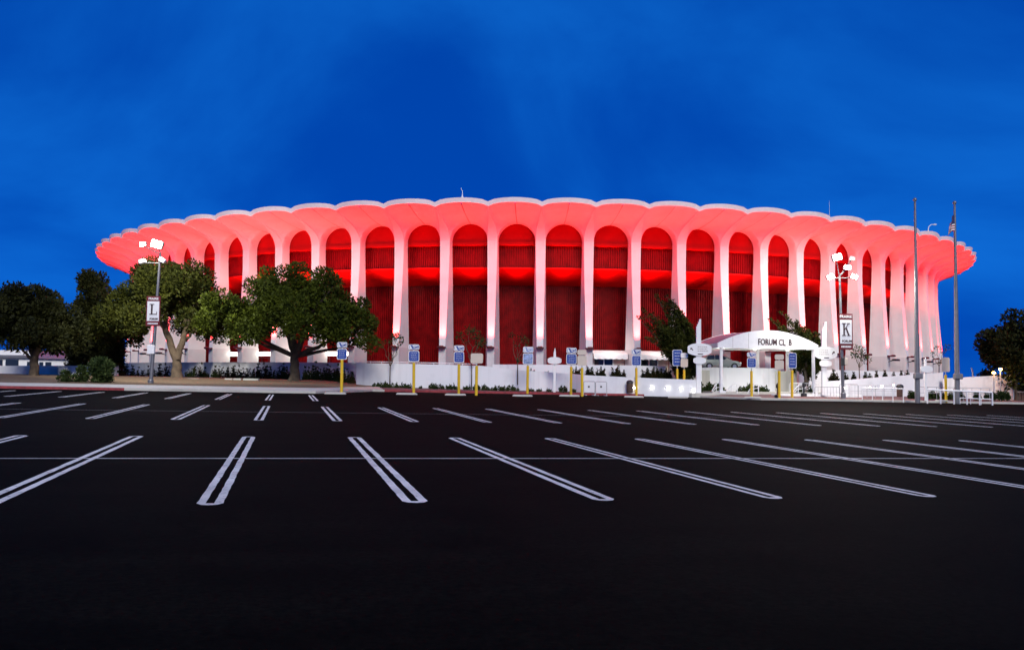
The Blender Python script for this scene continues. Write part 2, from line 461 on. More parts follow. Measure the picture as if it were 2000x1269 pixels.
def stripe(mb, k, v0, v1, near=True, far=True):
    """Hairpin stall line: two strips joined by a short cross strip at the ends."""
    u = k * 2.6; a, bq, c = 0.163, 0.055, 0.11
    n = 40; vs = [v0 + (v1 - v0) * i / n for i in range(n + 1)]; rr = random.Random(int(k * 10) + 99); J = lambda: rr.uniform(-.006, .006)
    a += rr.uniform(-.008, .008); u += rr.uniform(-.02, .02); sk = rr.uniform(-.002, .002)
    for s in (-1, 1):
        mb.grid([[gp(u + sk * (v - v0) + s * a + J(), v), gp(u + sk * (v - v0) + s * bq + J(), v)] for v in vs], flip=(s > 0))
    e = []
    if near: e.append((v0, -1))
    if far: e.append((v1, 1))
    for v, s in e:
        P = [(u - a, v), (u - a * .62, v + s * .13), (u, v + s * .17), (u + a * .62, v + s * .13), (u + a, v)]
        mb.add([gp(*p) for p in P] + [gp(u - bq, v), gp(u + bq, v)], [(0, 1, 5), (1, 2, 5), (2, 6, 5), (2, 3, 6), (3, 4, 6)])


def line_v(mb, v, u0, u1, wd):
    n = 40
    mb.grid([[gp(u0 + (u1 - u0) * i / n, v - wd / 2, 0.008), gp(u0 + (u1 - u0) * i / n, v + wd / 2, 0.008)] for i in range(n + 1)])


pm = MB()
for k in range(-3, 15): stripe(pm, k, -5.99, 5.73)
line_v(pm, 0, -12, 46, 0.09)
tag(pm.build('parking_lines', M['paint']), 'white double stall lines of the nearest parking row', None, None, 'structure')
pm = MB()
for k in range(-6, 24): stripe(pm, k - 1.0, 13.66, 25.63)
tag(pm.build('parking_lines', M['paint']), 'white double stall lines of the second parking row', None, None, 'structure')
pm = MB()
for k in range(-6, 7): stripe(pm, k - 4.055, 34.1, 45.3)
tag(pm.build('parking_lines', M['paint']), 'white double stall lines of the far parking row', None, None, 'structure')
pm = MB(); line_v(pm, 19.6, -22, 30, 0.06)
tag(pm.build('joint_line', M['kerb']), 'faint pale centre line across the second parking row', None, None, 'structure')

# raised pavements behind the kerb
us = [-75 + 1.0 * i for i in range(0, 196)]


def strip(name, mt, u0, u1, off0, off1, lbl, n=10):
    mb = MB(); uu = [u for u in us if u0 <= u <= u1]
    rows = []
    for i in range(n + 1):
        o = off0 + (off1 - off0) * i / n
        rows.append([(*xy(u, kerb_v(u) + o), terr(*xy(u, kerb_v(u) + max(o, 0.01))) + 0.004) for u in uu])
    mb.grid(rows)
    return tag(mb.build(name, mt), lbl, None, None, 'structure')


def kerb(name, mt, u0, u1, lbl):
    mb = MB(); uu = [u for u in us if u0 <= u <= u1]
    for u in [uu]:
        f0 = [(*xy(a, kerb_v(a) - 0.02), lot(*xy(a, kerb_v(a))) - 0.05) for a in uu]
        f1 = [(*xy(a, kerb_v(a) - 0.02), lot(*xy(a, kerb_v(a))) + 0.17) for a in uu]
        f2 = [(*xy(a, kerb_v(a) + 0.28), lot(*xy(a, kerb_v(a))) + 0.185) for a in uu]
        mb.grid([f0, f1, f2])
    return tag(mb.build(name, mt), lbl, None, None, 'structure')


strip('pavement', M['kerb'], -75, 8, 0.28, 4.6, 'pale concrete walk along the left kerb')
strip('planting_bed', M['soil'], -75, 8, 4.6, 26, 'brown soil planting bed under the trees')
strip('plaza_pavement', M['redpave'], 8, 36, 0.28, 18, 'red brown pavement before the ramp wall')
strip('entrance_pavement', M['redpave'], 36, 120, 0.28, 26, 'red brown pavement by the club canopy')
kerb('kerb', M['kerb_red'], -75, -11, 'red painted kerb at the left')
kerb('kerb', M['kerb'], -11, 8, 'pale concrete kerb below the pine')
kerb('kerb', M['kerb_red'], 8, 36, 'dull red kerb behind the blue signs')
kerb('kerb', M['kerb'], 36, 120, 'pale concrete kerb in front of the canopy')

# ------------------------------------------------------------------ the arena
AC = Vector((3.1238, 152.8641, 0)); PH = -0.0056; STEP = 2 * PI / 80; HB = STEP / 2
arena = thing('arena', 'round arena with white flared arches and scalloped roof lit red', 'arena', AC)


def pol(r, phi, z):
    """Arena cylinder coordinates, phi from the side facing the camera; z over the eye."""
    return Vector((AC.x + r * math.sin(phi), AC.y - r * math.cos(phi), z + E))


def interp(tab, x):
    if x <= tab[0][0]: return tab[0][1]
    for (a, b), (c, d_) in zip(tab, tab[1:]):
        if x <= c:
            t = (x - a) / (c - a); return b + (d_ - b) * t
    return tab[-1][1]


RIB = [(61.50, 13.95), (61.53, 14.10), (61.62, 14.38), (61.85, 14.78), (62.3, 15.20), (63, 15.60), (64, 16.02), (65, 16.38), (65.8, 16.62)]
CROWN = [(60.4, 15.80), (61.5, 15.92), (63, 16.16), (64.5, 16.48), (65.8, 16.84)]
EDGE = [(61.5, 0.50), (62, 0.44), (63, 0.28), (64.5, 0.10), (65.8, 0.02)]
R_IN = [(2.0, 59.95), (3.2, 60.0), (13, 60.4)]
R_FR = [(3.2, 62.02), (7, 61.75), (10, 61.55), (12, 61.47), (13.55, 61.50)]
W_FR = [(3.2, 0.31), (8, 0.40), (11, 0.46), (13.55, 0.50)]
W_RE = [(3.2, 0.69), (8, 0.60), (13, 0.53)]


def column_mesh():
    mb = MB()

    def P(r, x, z): return pol(r, x / r, z)          # x: arc length from the column axis
    NT = 14
    rs = [60.4, 60.75, 61.1, 61.5, 61.53, 61.62, 61.85, 62.3, 62.7, 63.2, 63.7, 64.3, 64.9, 65.4, 65.8]
    for sgn in (-1, 1):
        rows = []
        for r in rs:
            half = HB * r - 0.022; e = interp(EDGE, r) if r > 61.5 else 0.52 - 0.02 * (r - 60.4) / 1.1
            zs = interp(RIB, r) if r > 61.5 else 13.95
            zc = interp(CROWN, r)
            row = []
            for i in range(NT + 1):
                a = PI / 2 * i / NT
                x = half - (half - e) * math.cos(a); z = zs + (zc - zs) * math.sin(a)
                k = max(0, (r - 63.3) / 2.5) ** 2
                row.append(P(r + 0.40 * k * math.sin(PI / 2 * x / half), sgn * x * (1 + 0.0), z + 0.12 * k * math.sin(a)))
            rows.append(row)
        mb.grid(rows, flip=(sgn > 0))
        # front face of the rib, up to the rim
        fr = [r for r in rs if r >= 61.5]
        mb.grid([[P(r, 0, interp(RIB, r)), P(r, sgn * interp(EDGE, r), interp(RIB, r))] for r in fr], flip=(sgn > 0))
        zs = [3.2 + (13.95 - 3.2) * i / 12 for i in range(13)]
        mb.grid([[P(interp(R_FR, z), 0, z), P(interp(R_FR, z), sgn * interp(W_FR, z), z)] for z in zs], flip=(sgn > 0))
        side = []
        for z in zs:
            rf, ri = interp(R_FR, z), interp(R_IN, z); wf, wr = interp(W_FR, z), interp(W_RE, z)
            side.append([P(rf + (ri - rf) * q / 3, sgn * (wf + (wr - wf) * q / 3), z) for q in range(4)])
        mb.grid(side, flip=(sgn > 0))
    zs = [3.2 + (13.95 - 3.2) * i / 12 for i in range(13)]
    mb.grid([[P(interp(R_IN, z), -interp(W_RE, z), z), P(interp(R_IN, z), interp(W_RE, z), z)] for z in zs], flip=True)
    return mb


col0 = column_mesh().build('column', M['shell'], arena, smooth=50)
pd = MB()
zb = -1.4
for z0, z1, wf, wr, rf in ((zb, 3.2, 0.36, 0.71, 62.0),):
    q = [(-wf, rf), (wf, rf), (wr, 59.95), (-wr, 59.95)]
    vs = [pol(r, x / r, z) for z in (z0, z1) for x, r in q]
    pd.add(vs, [(3, 2, 1, 0), (4, 5, 6, 7), (0, 1, 5, 4), (1, 2, 6, 5), (2, 3, 7, 6), (3, 0, 4, 7)])
ped0 = pd.build('pedestal', M['pedestal'], col0)
fx = MB(); fx.box(pol(62.32, 0, 3.22), (0.78, 0.5, 0.14), bev=0.03); fx.box(pol(62.6, 0, 3.26), (0.5, 0.3, 0.22), bev=0.05)
fix0 = fx.build('uplight', M['darkred'], col0)

UPCOL = (1.0, 0.030, 0.026)
VIS = list(range(-17, 19))
lamps = []
for k in VIS:
    if k == 0: c = col0
    else: c = copy_tree(col0, arena)
    c.rotation_euler = (0, 0, PH + k * STEP)
    if -16 <= k <= 16:
        ph = PH + k * STEP
        p = pol(62.62, ph, 3.5)
        l = light('uplight_lamp', 'SPOT', p, 6800, UPCOL, arena, spot_size=math.radians(90), spot_blend=1.0, shadow_soft_size=0.12)
        aim = (pol(62.7, ph, 16) - p).normalized()
        l.rotation_euler = (-aim).to_track_quat('Z', 'Y').to_euler()


def ring(name, mt, prof, a0=-1.75, a1=1.75, n=None, smooth=None, scal=False):
    n = n or int((a1 - a0) / HB)
    mb = MB()
    rows = []
    for r, z in prof: rows.append([pol(r, a0 + (a1 - a0) * i / n, z) for i in range(n + 1)])
    mb.grid(rows)
    return mb.build(name, mt, arena, smooth=smooth)


def ribbed(name, mt, r, z0, z1, amp, per_bay, a0=-1.45, a1=1.45):
    mb = MB(); n = int((a1 - a0) / STEP * per_bay); lo = []; hi = []
    for i in range(n):
        for f, dr in ((0, 0), (0.42, 0), (0.55, amp), (0.87, amp)):
            a = a0 + (a1 - a0) * (i + f) / n
            lo.append(pol(r - amp + dr, a, z0)); hi.append(pol(r - amp + dr, a, z1))
    mb.grid([lo, hi])
    return mb.build(name, mt, arena)


ring('arch_panel', M['redwall'], [(60.30, 13.95), (60.30, 16.2)])
ring('panel_lip', M['redwall'], [(59.6, 13.68), (60.36, 13.68), (60.36, 13.96), (60.0, 13.96)])
ribbed('upper_wall', M['redband_lit'], 59.75, 11.42, 13.68, 0.15, 20)
ring('soffit', M['redsoffit_lit'], [(59.80, 11.42), (59.80, 11.30), (56.3, 9.85)][1:])
ring('soffit_edge', M['redsoffit_lit'], [(59.62, 11.30), (59.84, 11.30), (59.84, 11.46), (59.6, 11.46)])
ribbed('lower_wall', M['redmetal'], 56.6, -1.4, 9.95, 0.16, 20)
# rim band: scalloped like the vault ends, and the flat roof behind it
rb = MB(); lo = []; hi = []; inn = []; low_in = []
N = 10
for k in range(-40, 40):
    for i in range(N):
        t = i / N; xa = abs(((t + 0.5) % 1.0) - 0.5) * 2            # 0 at the column line, 1 at the crown
        a = PI / 2 * 0
        half = 1.0; r = 65.8 + 0.40 * math.sin(PI / 2 * xa)
        ang = math.acos(max(-1, min(1, 1 - xa)))                     # same arc as the vault end
        z = 16.62 + (16.84 - 16.62 + 0.12) * math.sin(ang)
        ph = PH + (k + t) * STEP
        low_in.append(pol(r - 0.25, ph, z - 0.03)); lo.append(pol(r + 0.02, ph, z - 0.03)); hi.append(pol(r + 0.16, ph, z + 0.40)); inn.append(pol(r - 0.6, ph, z + 0.42))
for L in (low_in, lo, hi, inn): L.append(L[0])
rb.grid([low_in, lo, hi, inn])
rb.build('roof_edge', M['rim'], arena, smooth=40)
rf = MB(); rows = [[pol(r, -PI + 2 * PI * i / 80, z) for i in range(81)] for r, z in ((65.4, 16.95), (50, 16.9), (25, 16.9), (0.5, 16.9))]
rf.grid(rows); rf.build('roof', M['roof'], arena)

# lit strips over the doors of the left bays, awnings with windows in the right ones
BAY = lambda k: PH + (k + 0.5) * STEP


def bay_box(mb, k, x, z, wx, dz, r, th=0.1, mi=0):
    ph = BAY(k) + x / r
    mb.box(pol(r, ph, z), (wx, th, dz), rz=ph, mi=mi, bev=0.01)


for k in (-8, -7, -6, -5):
    mb = MB(); bay_box(mb, k, 0, 2.62, 2.9, 0.42, 60.0, 0.5)
    o = mb.build('door_light', M['tube'], arena)
    mb = MB()
    for s in (-1.1, 0, 1.1): bay_box(mb, k, s, 0.6, 0.08, 3.6, 56.75, 0.08)
    bay_box(mb, k, 0, 2.3, 2.3, 0.08, 56.75, 0.08)
    mb.build('door_frame', M['darkred'], arena)
for k in (1, 2):
    mb = MB(); rr = 61.0
    P = []
    n = 24
    for (r, z) in ((59.6, 3.15), (60.9, 2.72)):
        P.append([pol(r, BAY(k) + (-1.75 + 3.5 * i / n) / r, z) for i in range(n + 1)])
    P.append([pol(60.92, BAY(k) + (-1.75 + 3.5 * i / n) / 60.9, 2.30 - 0.10 * abs(math.sin(PI * i / n * 6))) for i in range(n + 1)])
    mb.grid(P)
    aw = mb.build('awning', M['white'], arena)
    mb = MB()
    for s in (-1.55, -0.5, 0.45): bay_box(mb, k, s, 1.0, 0.10, 3.0, 59.9, 0.1)
    bay_box(mb, k, -0.5, 2.3, 2.2, 0.10, 59.9, 0.12)
    wf = mb.build('window_frame', M['white'], arena)
    mb = MB(); bay_box(mb, k, -0.52, 1.0, 2.0, 2.7, 59.80, 0.04)
    mb.build('pane', M['glass'], wf)
    mb = MB(); bay_box(mb, k, 1.05, 1.0, 1.1, 3.0, 59.85, 0.1)
    mb.build('door', M['cream'], arena)
    light('awning_lamp', 'POINT', pol(61.3, BAY(k), 3.6), 60, (1, 0.93, 0.82), arena, shadow_soft_size=0.3)
# small dark floodlights on brackets beside the right-hand and left-hand pedestals
for k in (9, 10, 11, 12, -9, -10, -11):
    ph = PH + k * STEP
    mb = MB()
    c = pol(62.5, ph, 2.75)
    mb.tube([pol(62.0, ph, 2.6), pol(62.6, ph, 2.75)], 0.05, 6)
    mb.box(pol(62.9, ph, 2.78), (0.9, 0.5, 0.22), rz=ph, bev=0.06)
    mb.build('floodlight', M['black'], arena)

# ------------------------------------------------------------------ things on the roof
p = pol(60, 0, 17.5)
b = at(903, 386, 96); t = thing('roof_beacon', 'slim white beacon mast on the arena roof above the fourth arch', 'beacon', b - Z3 * 0.5)
mb = MB(); mb.lathe(b - Z3 * 0.5, [(0.16, 0), (0.16, 0.35), (0.06, 0.75)], 8); mb.build('base', M['white'], t)
mb = MB(); mb.tube([b + Z3 * 0.2, b + Z3 * 0.75, b + Vector((-0.12, 0, 0.85)), b + Vector((-0.15, 0, 1.05))], [0.05, 0.035, 0.03, 0.02], 6); mb.build('mast', M['white'], t)
b = at(1813, 452, 140); t = thing('roof_lamp', 'curved white lamp post on the right edge of the arena roof', 'lamp', b - Z3 * 1.0)
mb = MB(); mb.tube([b - Z3, b + Z3 * 0.3, b + Vector((0.1, 0, .75)), b + Vector((.45, 0, 1.05)), b + Vector((.8, 0, 1.08))], [0.1, .08, .06, .05, .05], 6); mb.build('post', M['white'], t)
mb = MB(); mb.box(b + Vector((1.0, 0, 1.06)), (0.5, 0.25, 0.2), bev=.05); mb.build('head', M['white'], t)
b = at(1620, 418, 115); mb = MB(); mb.tube([b - Z3 * 1.6, b + Z3 * 0.2, b + Z3 * 1.75], [.05, .035, .015], 6)
mb.lathe(b + Z3 * -1.0, [(.12, 0), (.12, .3), (.03, .4)], 8)
tag(mb.build('antenna', M['galv'], loc=b), 'thin whip antenna standing on the arena roof behind its right half', 'antenna')


# ------------------------------------------------------------------ walls
def wall(name, label, cat, mt, pts, th=0.35, drop=1.2, cap=None):
    """pts: (px, y_top, y_base, depth) along the face; a slab of real thickness that runs into the ground."""
    mb = MB(); n = len(pts)
    A = [at(px, yt, d_) for px, yt, yb, d_ in pts]
    B = [at(px, yb, d_) for px, yt, yb, d_ in pts]
    for a, b_ in zip(A, B): b_.x += (b_.x - a.x) * 0; b_.z -= drop
    nor = []
    for i in range(n):
        t_ = A[min(i + 1, n - 1)] - A[max(i - 1, 0)]; nor.append(Vector((-t_.y, t_.x, 0)).normalized())
    front = [B, A]; back_t = [a + q * th for a, q in zip(A, nor)]; back_b = [b_ + q * th for b_, q in zip(B, nor)]
    mb.grid([B, A, back_t, back_b])
    mb.add([B[0], A[0], back_t[0], back_b[0]], [(3, 2, 1, 0)]); mb.add([B[-1], A[-1], back_t[-1], back_b[-1]], [(0, 1, 2, 3)])
    o0 = B[0]
    if cap:
        t = thing(name, label, cat, o0); mb.build('wall_face', mt, t)
        c = MB(); lo_ = [a - q * 0.05 for a, q in zip(A, nor)]
        up = Z3 * 0.09
        c.grid([[a + Z3 * .003 for a in lo_], [a + up for a in lo_], [a + q * (th + .05) + up for a, q in zip(A, nor)], [a + q * (th + .05) + Z3 * .003 for a, q in zip(A, nor)]])
        c.build('coping', cap, t)
        return t
    return tag(mb.build(name, mt, loc=o0), label, cat)


def sub(pts, n=6):
    out = []
    for a, b_ in zip(pts, pts[1:]):
        for i in range(n): out.append(tuple(a[j] + (b_[j] - a[j]) * i / n for j in range(4)))
    return out + [pts[-1]]


wall('boundary_wall', 'grey stained white wall behind the hedge below the left arches', 'wall', M['wall_l'],
     sub([(226, 710, 748, 98), (400, 709, 748, 94), (560, 709, 750, 91), (712, 710, 752, 89)]), cap=M['wall_l'])
wall('garden_wall', 'low stained white wall behind the left tree and the dark bench', 'wall', M['wall_l'],
     sub([(-60, 714, 748, 84), (60, 714, 748, 85), (174, 714, 748, 86), (232, 713, 748, 88)]))
wall('ramp_wall', 'long plain white ramp wall behind the blue parking signs', 'wall', M['wall_r'],
     sub([(696, 708.5, 755, 85.0), (760, 709.5, 758, 84.4), (860, 711.5, 761, 84.2), (940, 714, 763, 84.4), (1000, 721.5, 764, 84.8), (1060, 726, 765, 85.3), (1113, 729.5, 766, 86.0)]))
wall('lower_ramp_wall', 'low grey white wall carrying the row of five bright wall lights', 'wall', M['wall_r'],
     sub([(1113, 730, 766, 86.3), (1134, 732, 768, 84.6), (1220, 736, 768, 84.2), (1290, 739, 768, 83.8), (1360, 741.5, 768, 83.4)]))
wall('terrace_wall', 'white planter wall above the ramp with small dark shrubs before it', 'wall', M['wall_r'],
     sub([(962, 711.5, 760, 88.2), (1100, 712, 760, 88.0), (1240, 713.5, 762, 88.4), (1300, 715, 762, 88.8)]))
wall('driveway_wall', 'curved pale wall below the silver car under the canopy', 'wall', M['wall_r'],
     sub([(1335, 717, 768, 90.3), (1420, 717.5, 768, 89.8), (1490, 718.5, 768, 90.0), (1515, 719, 768, 91), (1532, 720, 768, 93)]))
wall('upper_terrace_wall', 'white planter wall with a row of shrubs under the right arches', 'wall', M['wall_r'],
     sub([(1560, 722, 775, 94.5), (1640, 722.5, 776, 95.0), (1720, 725, 778, 97), (1800, 728, 780, 100)]))
wall('sloping_wall', 'long white wall rising to the right behind the flagpoles', 'wall', M['wall_r'],
     sub([(1612, 745, 772, 88), (1660, 741.5, 775, 88.5), (1720, 736.5, 777, 89.5), (1790, 731, 780, 91), (1842, 727.5, 782, 93)]))
wall('end_wall', 'white wall with a grey stained end at the far right', 'wall', M['wall_l'],
     sub([(1842, 739, 783, 92), (1876, 737, 783, 91.5), (1930, 734, 784, 90.5), (1978, 731.5, 784, 89.5), (1983, 733, 784, 91), (1988, 736, 784, 93)]))
t = thing('ramp_railing', 'thin white railing along the top of the left ramp wall', 'railing', at(705, 709, 85.2))
rp = [at(px, y - 2.8, d_ + 0.15) for px, y, d_ in ((703, 708.5, 85), (760, 709.5, 84.4), (860, 711.5, 84.2), (930, 713.6, 84.4))]
mb = MB(); mb.tube(rp, 0.035, 6); mb.build('top_rail', M['white'], t)
for i in range(9):
    f = i / 8 * 2.999; a = rp[int(f)].lerp(rp[int(f) + 1], f - int(f))
    mb = MB(); mb.tube([a - Z3 * 0.25, a], 0.025, 6); mb.build('post', M['white'], t)

# ------------------------------------------------------------------ vegetation
def leaf_cloud(mb, blobs, per, size, rnd, flat=1.0):
    for c, r in blobs:
        n = int(per * (r ** 2))
        for _ in range(n):
            d_ = Vector((rnd.gauss(0, 1), rnd.gauss(0, 1), rnd.gauss(0, 1))).normalized()
            q = rnd.random() ** 0.35
            p_ = c + Vector((d_.x * r * q, d_.y * r * q, d_.z * r * q * flat))
            s = size * rnd.uniform(0.6, 1.3)
            ax = (d_ + Vector((rnd.uniform(-1, 1), rnd.uniform(-1, 1), rnd.uniform(-.4, 1.1))) * 0.9).normalized()
            sd = ax.cross(Vector((rnd.uniform(-1, 1), rnd.uniform(-1, 1), rnd.uniform(-1, 1)))).normalized()
            w_ = s * rnd.uniform(0.28, 0.5)
            mb.add([p_ - sd * w_, p_ + sd * w_, p_ + ax * s + sd * w_ * .3, p_ + ax * s - sd * w_ * .3], [(0, 1, 2, 3)])


def limb(mb, a, b_, r0, r1, rnd, n=6, sag=0.0, wob=0.12):
    pts = []; L = (b_ - a).length
    for i in range(n + 1):
        t_ = i / n; p_ = a.lerp(b_, t_)
        k = math.sin(PI * t_) * L
        pts.append(p_ + Vector((rnd.uniform(-wob, wob) * .3 * k, rnd.uniform(-wob, wob) * .3 * k, sag * k)))
    pts[0] = a; pts[-1] = b_
    mb.tube(pts, [r0 + (r1 - r0) * i / n for i in range(n + 1)], 8)
    return pts


def tree(name, label, cat, base, trunk_top, r0, blobs, leafm, barkm, per, size, seed, limbs=(), group=None, flare=1.5):
    rnd = random.Random(seed); t = thing(name, label, cat, base, group)
    mb = MB(); tt = trunk_top; n = 8; pts = []; rr = []
    for i in range(n + 1):
        f = i / n; p_ = base.lerp(tt, f)
        if 0 < i < n: p_ += Vector((rnd.uniform(-.06, .06), rnd.uniform(-.06, .06), 0))
        pts.append(p_); rr.append(r0 * (1 - 0.28 * f) * (1 + (flare - 1) * max(0, 1 - f * 4) ** 2))
    pts[0] = base - Z3 * 0.3; mb.tube(pts, rr, 12)
    for l in limbs: limb(mb, *l, rnd)
    mb.build('trunk', barkm, t, smooth=60)
    mb = MB(); leaf_cloud(mb, blobs, per, size, rnd); mb.build('crown', leafm, t)
    return t


def dome(px0, px1, ytop, ybot, d_, n, seed, rmin, rmax, depth, shape=0.6):
    """Crown blobs filling a photo-sized dome at the distance d_, with real depth."""
    rnd = random.Random(seed); out = []
    cx = (px0 + px1) / 2; hw = (px1 - px0) / 2 * d_ / F
    zb_ = at(cx, ybot, d_).z; zt = at(cx, ytop, d_).z; c = at(cx, ybot, d_)
    while len(out) < n:
        x, y, z = rnd.uniform(-1, 1), rnd.uniform(-1, 1), rnd.uniform(0, 1)
        rad = x * x + y * y
        top = max(0, 1 - rad) ** 0.5
        if rad > 1 or z > top: continue
        if z < top * 0.35 and rad < 0.5 and rnd.random() < 0.75: continue      # hollow under the dome
        r = rnd.uniform(rmin, rmax)
        out.append((Vector((c.x + x * (hw - r), d_ + y * depth, zb_ + r * 0.6 + z * (zt - zb_ - r * 1.6))), r))
    return out


base = at(575, 746, 82)
pt = at(576, 690, 82)
pb = dome(425, 735, 506, 662, 82, 78, 3, 0.75, 1.35, 6.0) + dome(368, 490, 556, 664, 81, 24, 5, 0.6, 1.05, 3.0) + dome(600, 756, 560, 684, 81, 26, 6, 0.6, 1.0, 3.5) + dome(440, 560, 590, 672, 79, 14, 8, 0.5, 0.8, 2.5)
fork = at(577, 696, 82)
lims = [(fork, at(560, 600, 83), .34, .12), (fork, at(610, 610, 81), .32, .12), (fork, at(500, 668, 81), .22, .09), (fork, at(660, 660, 82), .24, .09),
        (fork, at(470, 640, 80), .2, .07), (fork, at(700, 672, 83), .18, .07), (fork, at(530, 590, 84), .22, .1), (at(560, 600, 83), at(520, 550, 84), .15, .05), (at(610, 610, 81), at(650, 560, 80), .15, .05)]
tree('pine_tree', 'broad umbrella pine with a dense green dome and single dark trunk', 'tree', base, pt, 0.48, pb, M['pine'], M['bark_d'], 420, 0.21, 11, lims)

base = at(345, 738, 84); fk = at(346, 704, 84)
pb = dome(198, 452, 488, 650, 84, 74, 13, 0.8, 1.4, 5.5) + dome(172, 300, 570, 672, 84, 24, 14, 0.7, 1.1, 3.5)
lims = [(fk, at(322, 640, 84), .38, .26), (fk, at(364, 640, 85), .36, .24), (at(322, 640, 84), at(270, 570, 83), .25, .08), (at(322, 640, 84), at(330, 560, 85), .22, .07),
        (at(364, 640, 85), at(400, 570, 84), .22, .07), (at(362, 665, 85), at(386, 636, 84), .18, .08), (at(364, 640, 85), at(350, 550, 86), .2, .07)]
tree('conifer_tree', 'olive green tree with forked trunk behind the left lamp post', 'tree', base, fk, 0.52, pb, M['pine_olive'], M['bark'], 420, 0.21, 12, lims, flare=1.35)

base = at(66, 744, 78); fk = at(68, 694, 78)
pb = dome(-70, 168, 545, 690, 78, 62, 23, 0.8, 1.4, 5.0) + dome(15, 125, 615, 690, 77, 14, 24, 0.6, 0.9, 2.5)
lims = [(fk, at(40, 640, 78), .3, .1), (fk, at(100, 640, 77), .3, .1), (fk, at(70, 610, 79), .28, .1), (at(66, 705, 78), at(38, 678, 77), .16, .06)]
tree('broadleaf_tree', 'dark spreading tree with a thick trunk at the far left', 'tree', base, fk, 0.42, pb, M['darkleaf'], M['bark'], 400, 0.22, 21, lims, flare=1.7)

# dark conifer between the two left trees
rnd = random.Random(31); base = at(188, 748, 90); pb = []
for i in range(52):
    f = rnd.random(); zc_ = 745 - f * 195; hw = 46 * (1 - f * 0.72) * math.sqrt(rnd.random())
    pb.append((at(186 + hw * rnd.choice((-1, 1)) - 4 * f, zc_ - 8, 90 + rnd.uniform(-2, 2)), rnd.uniform(0.6, 1.1)))
for i in range(26): pb.append((at(rnd.uniform(150, 242), rnd.uniform(630, 735), 90 + rnd.uniform(-2, 2)), rnd.uniform(.7, 1.2)))
tree('conifer_tree', 'dark pointed conifer squeezed between the two left trees', 'tree', base, at(185, 600, 90), .3, pb, M['darkleaf'], M['bark_d'], 380, 0.24, 32)

# far right trees
base = at(2006, 775, 92)
pb = dome(1925, 2090, 588, 742, 92, 48, 41, 0.9, 1.5, 5.0) + dome(1920, 1975, 622, 720, 92, 14, 42, 0.7, 1.1, 3.0)
tree('broadleaf_tree', 'nearly black tree cut by the right edge of the view', 'tree', base, at(2006, 690, 92), .4, pb, M['darkleaf'], M['bark_d'], 340, 0.26, 43,
     [(at(2006, 700, 92), at(1960, 660, 92), .2, .06)])
base = at(1985, 778, 89)
pb = dome(1958, 2050, 680, 760, 89, 22, 45, 0.5, 0.95, 3.0)
tree('shrub_tree', 'olive bush like tree below the black tree at right', 'tree', base, at(1985, 740, 89), .15, pb, M['pine_olive'], M['bark_d'], 170, 0.3, 46)
pb = dome(1914, 1946, 718, 745, 100, 8, 48, 0.4, 0.6, 1.0)
tree('shrub_tree', 'small dark round tree beyond the end wall at right', 'tree', at(1930, 770, 100), at(1930, 740, 100), .1, pb, M['darkleaf'], M['bark_d'], 200, 0.25, 49)


# wind-swept junipers
def juniper(label, base, tips, d_, seed):
    rnd = random.Random(seed); pb = []; lims = []
    for (x0, y0), (x1, y1), r0 in tips:
        a = at(x0, y0, d_ + rnd.uniform(-.8, .8)); b_ = at(x1, y1, d_ + rnd.uniform(-1.0, 1.0))
        lims.append((base.lerp(a, 0.55), a, .12, .06)); lims.append((a, b_, .07, .02))
        n = 11
        for i in range(n):
            t_ = i / (n - 1)
            c = a.lerp(b_, t_) + Vector((0.25 * math.sin(t_ * 3), rnd.uniform(-.2, .2), 0.25 * math.sin(PI * t_)))
            pb.append((c + Vector((rnd.uniform(-.15, .15), rnd.uniform(-.2, .2), rnd.uniform(-.15, .15))), max(0.16, r0 * (1 - 0.82 * t_))))
    return tree('juniper_tree', label, 'tree', base, base.lerp(at(tips[0][0][0], tips[0][0][1], d_), .6), .2, pb, M['juniper'], M['bark_d'], 900, 0.17, seed, lims)


juniper('tall dark juniper swept to the left beside the first oval sign', at(1332, 742, 86.6),
        [((1335, 690), (1281, 576), .85), ((1340, 690), (1303, 578), .8), ((1350, 690), (1313, 588), .75), ((1325, 695), (1276, 616), .8), ((1315, 690), (1253, 604), .62),
         ((1305, 690), (1245, 620), .5), ((1330, 705), (1262, 660), .7), ((1355, 700), (1340, 628), .7), ((1330, 725), (1300, 690), .75), ((1345, 728), (1352, 670), .75),
         ((1335, 735), (1320, 705), .7), ((1352, 725), (1360, 680), .5), ((1322, 680), (1288, 640), .8), ((1340, 660), (1318, 605), .7)], 86.6, 51)
juniper('leaning juniper rising behind the white canopy roof', at(1574, 748, 90.2),
        [((1570, 690), (1503, 622), .6), ((1575, 690), (1528, 612), .6), ((1580, 690), (1552, 630), .65), ((1585, 690), (1570, 642), .7), ((1590, 700), (1592, 652), .65),
         ((1578, 715), (1560, 690), .75), ((1590, 718), (1600, 680), .7), ((1570, 720), (1548, 700), .6), ((1560, 690), (1520, 640), .6), ((1582, 730), (1575, 705), .7), ((1555, 715), (1543, 696), .5)], 90.2, 52)

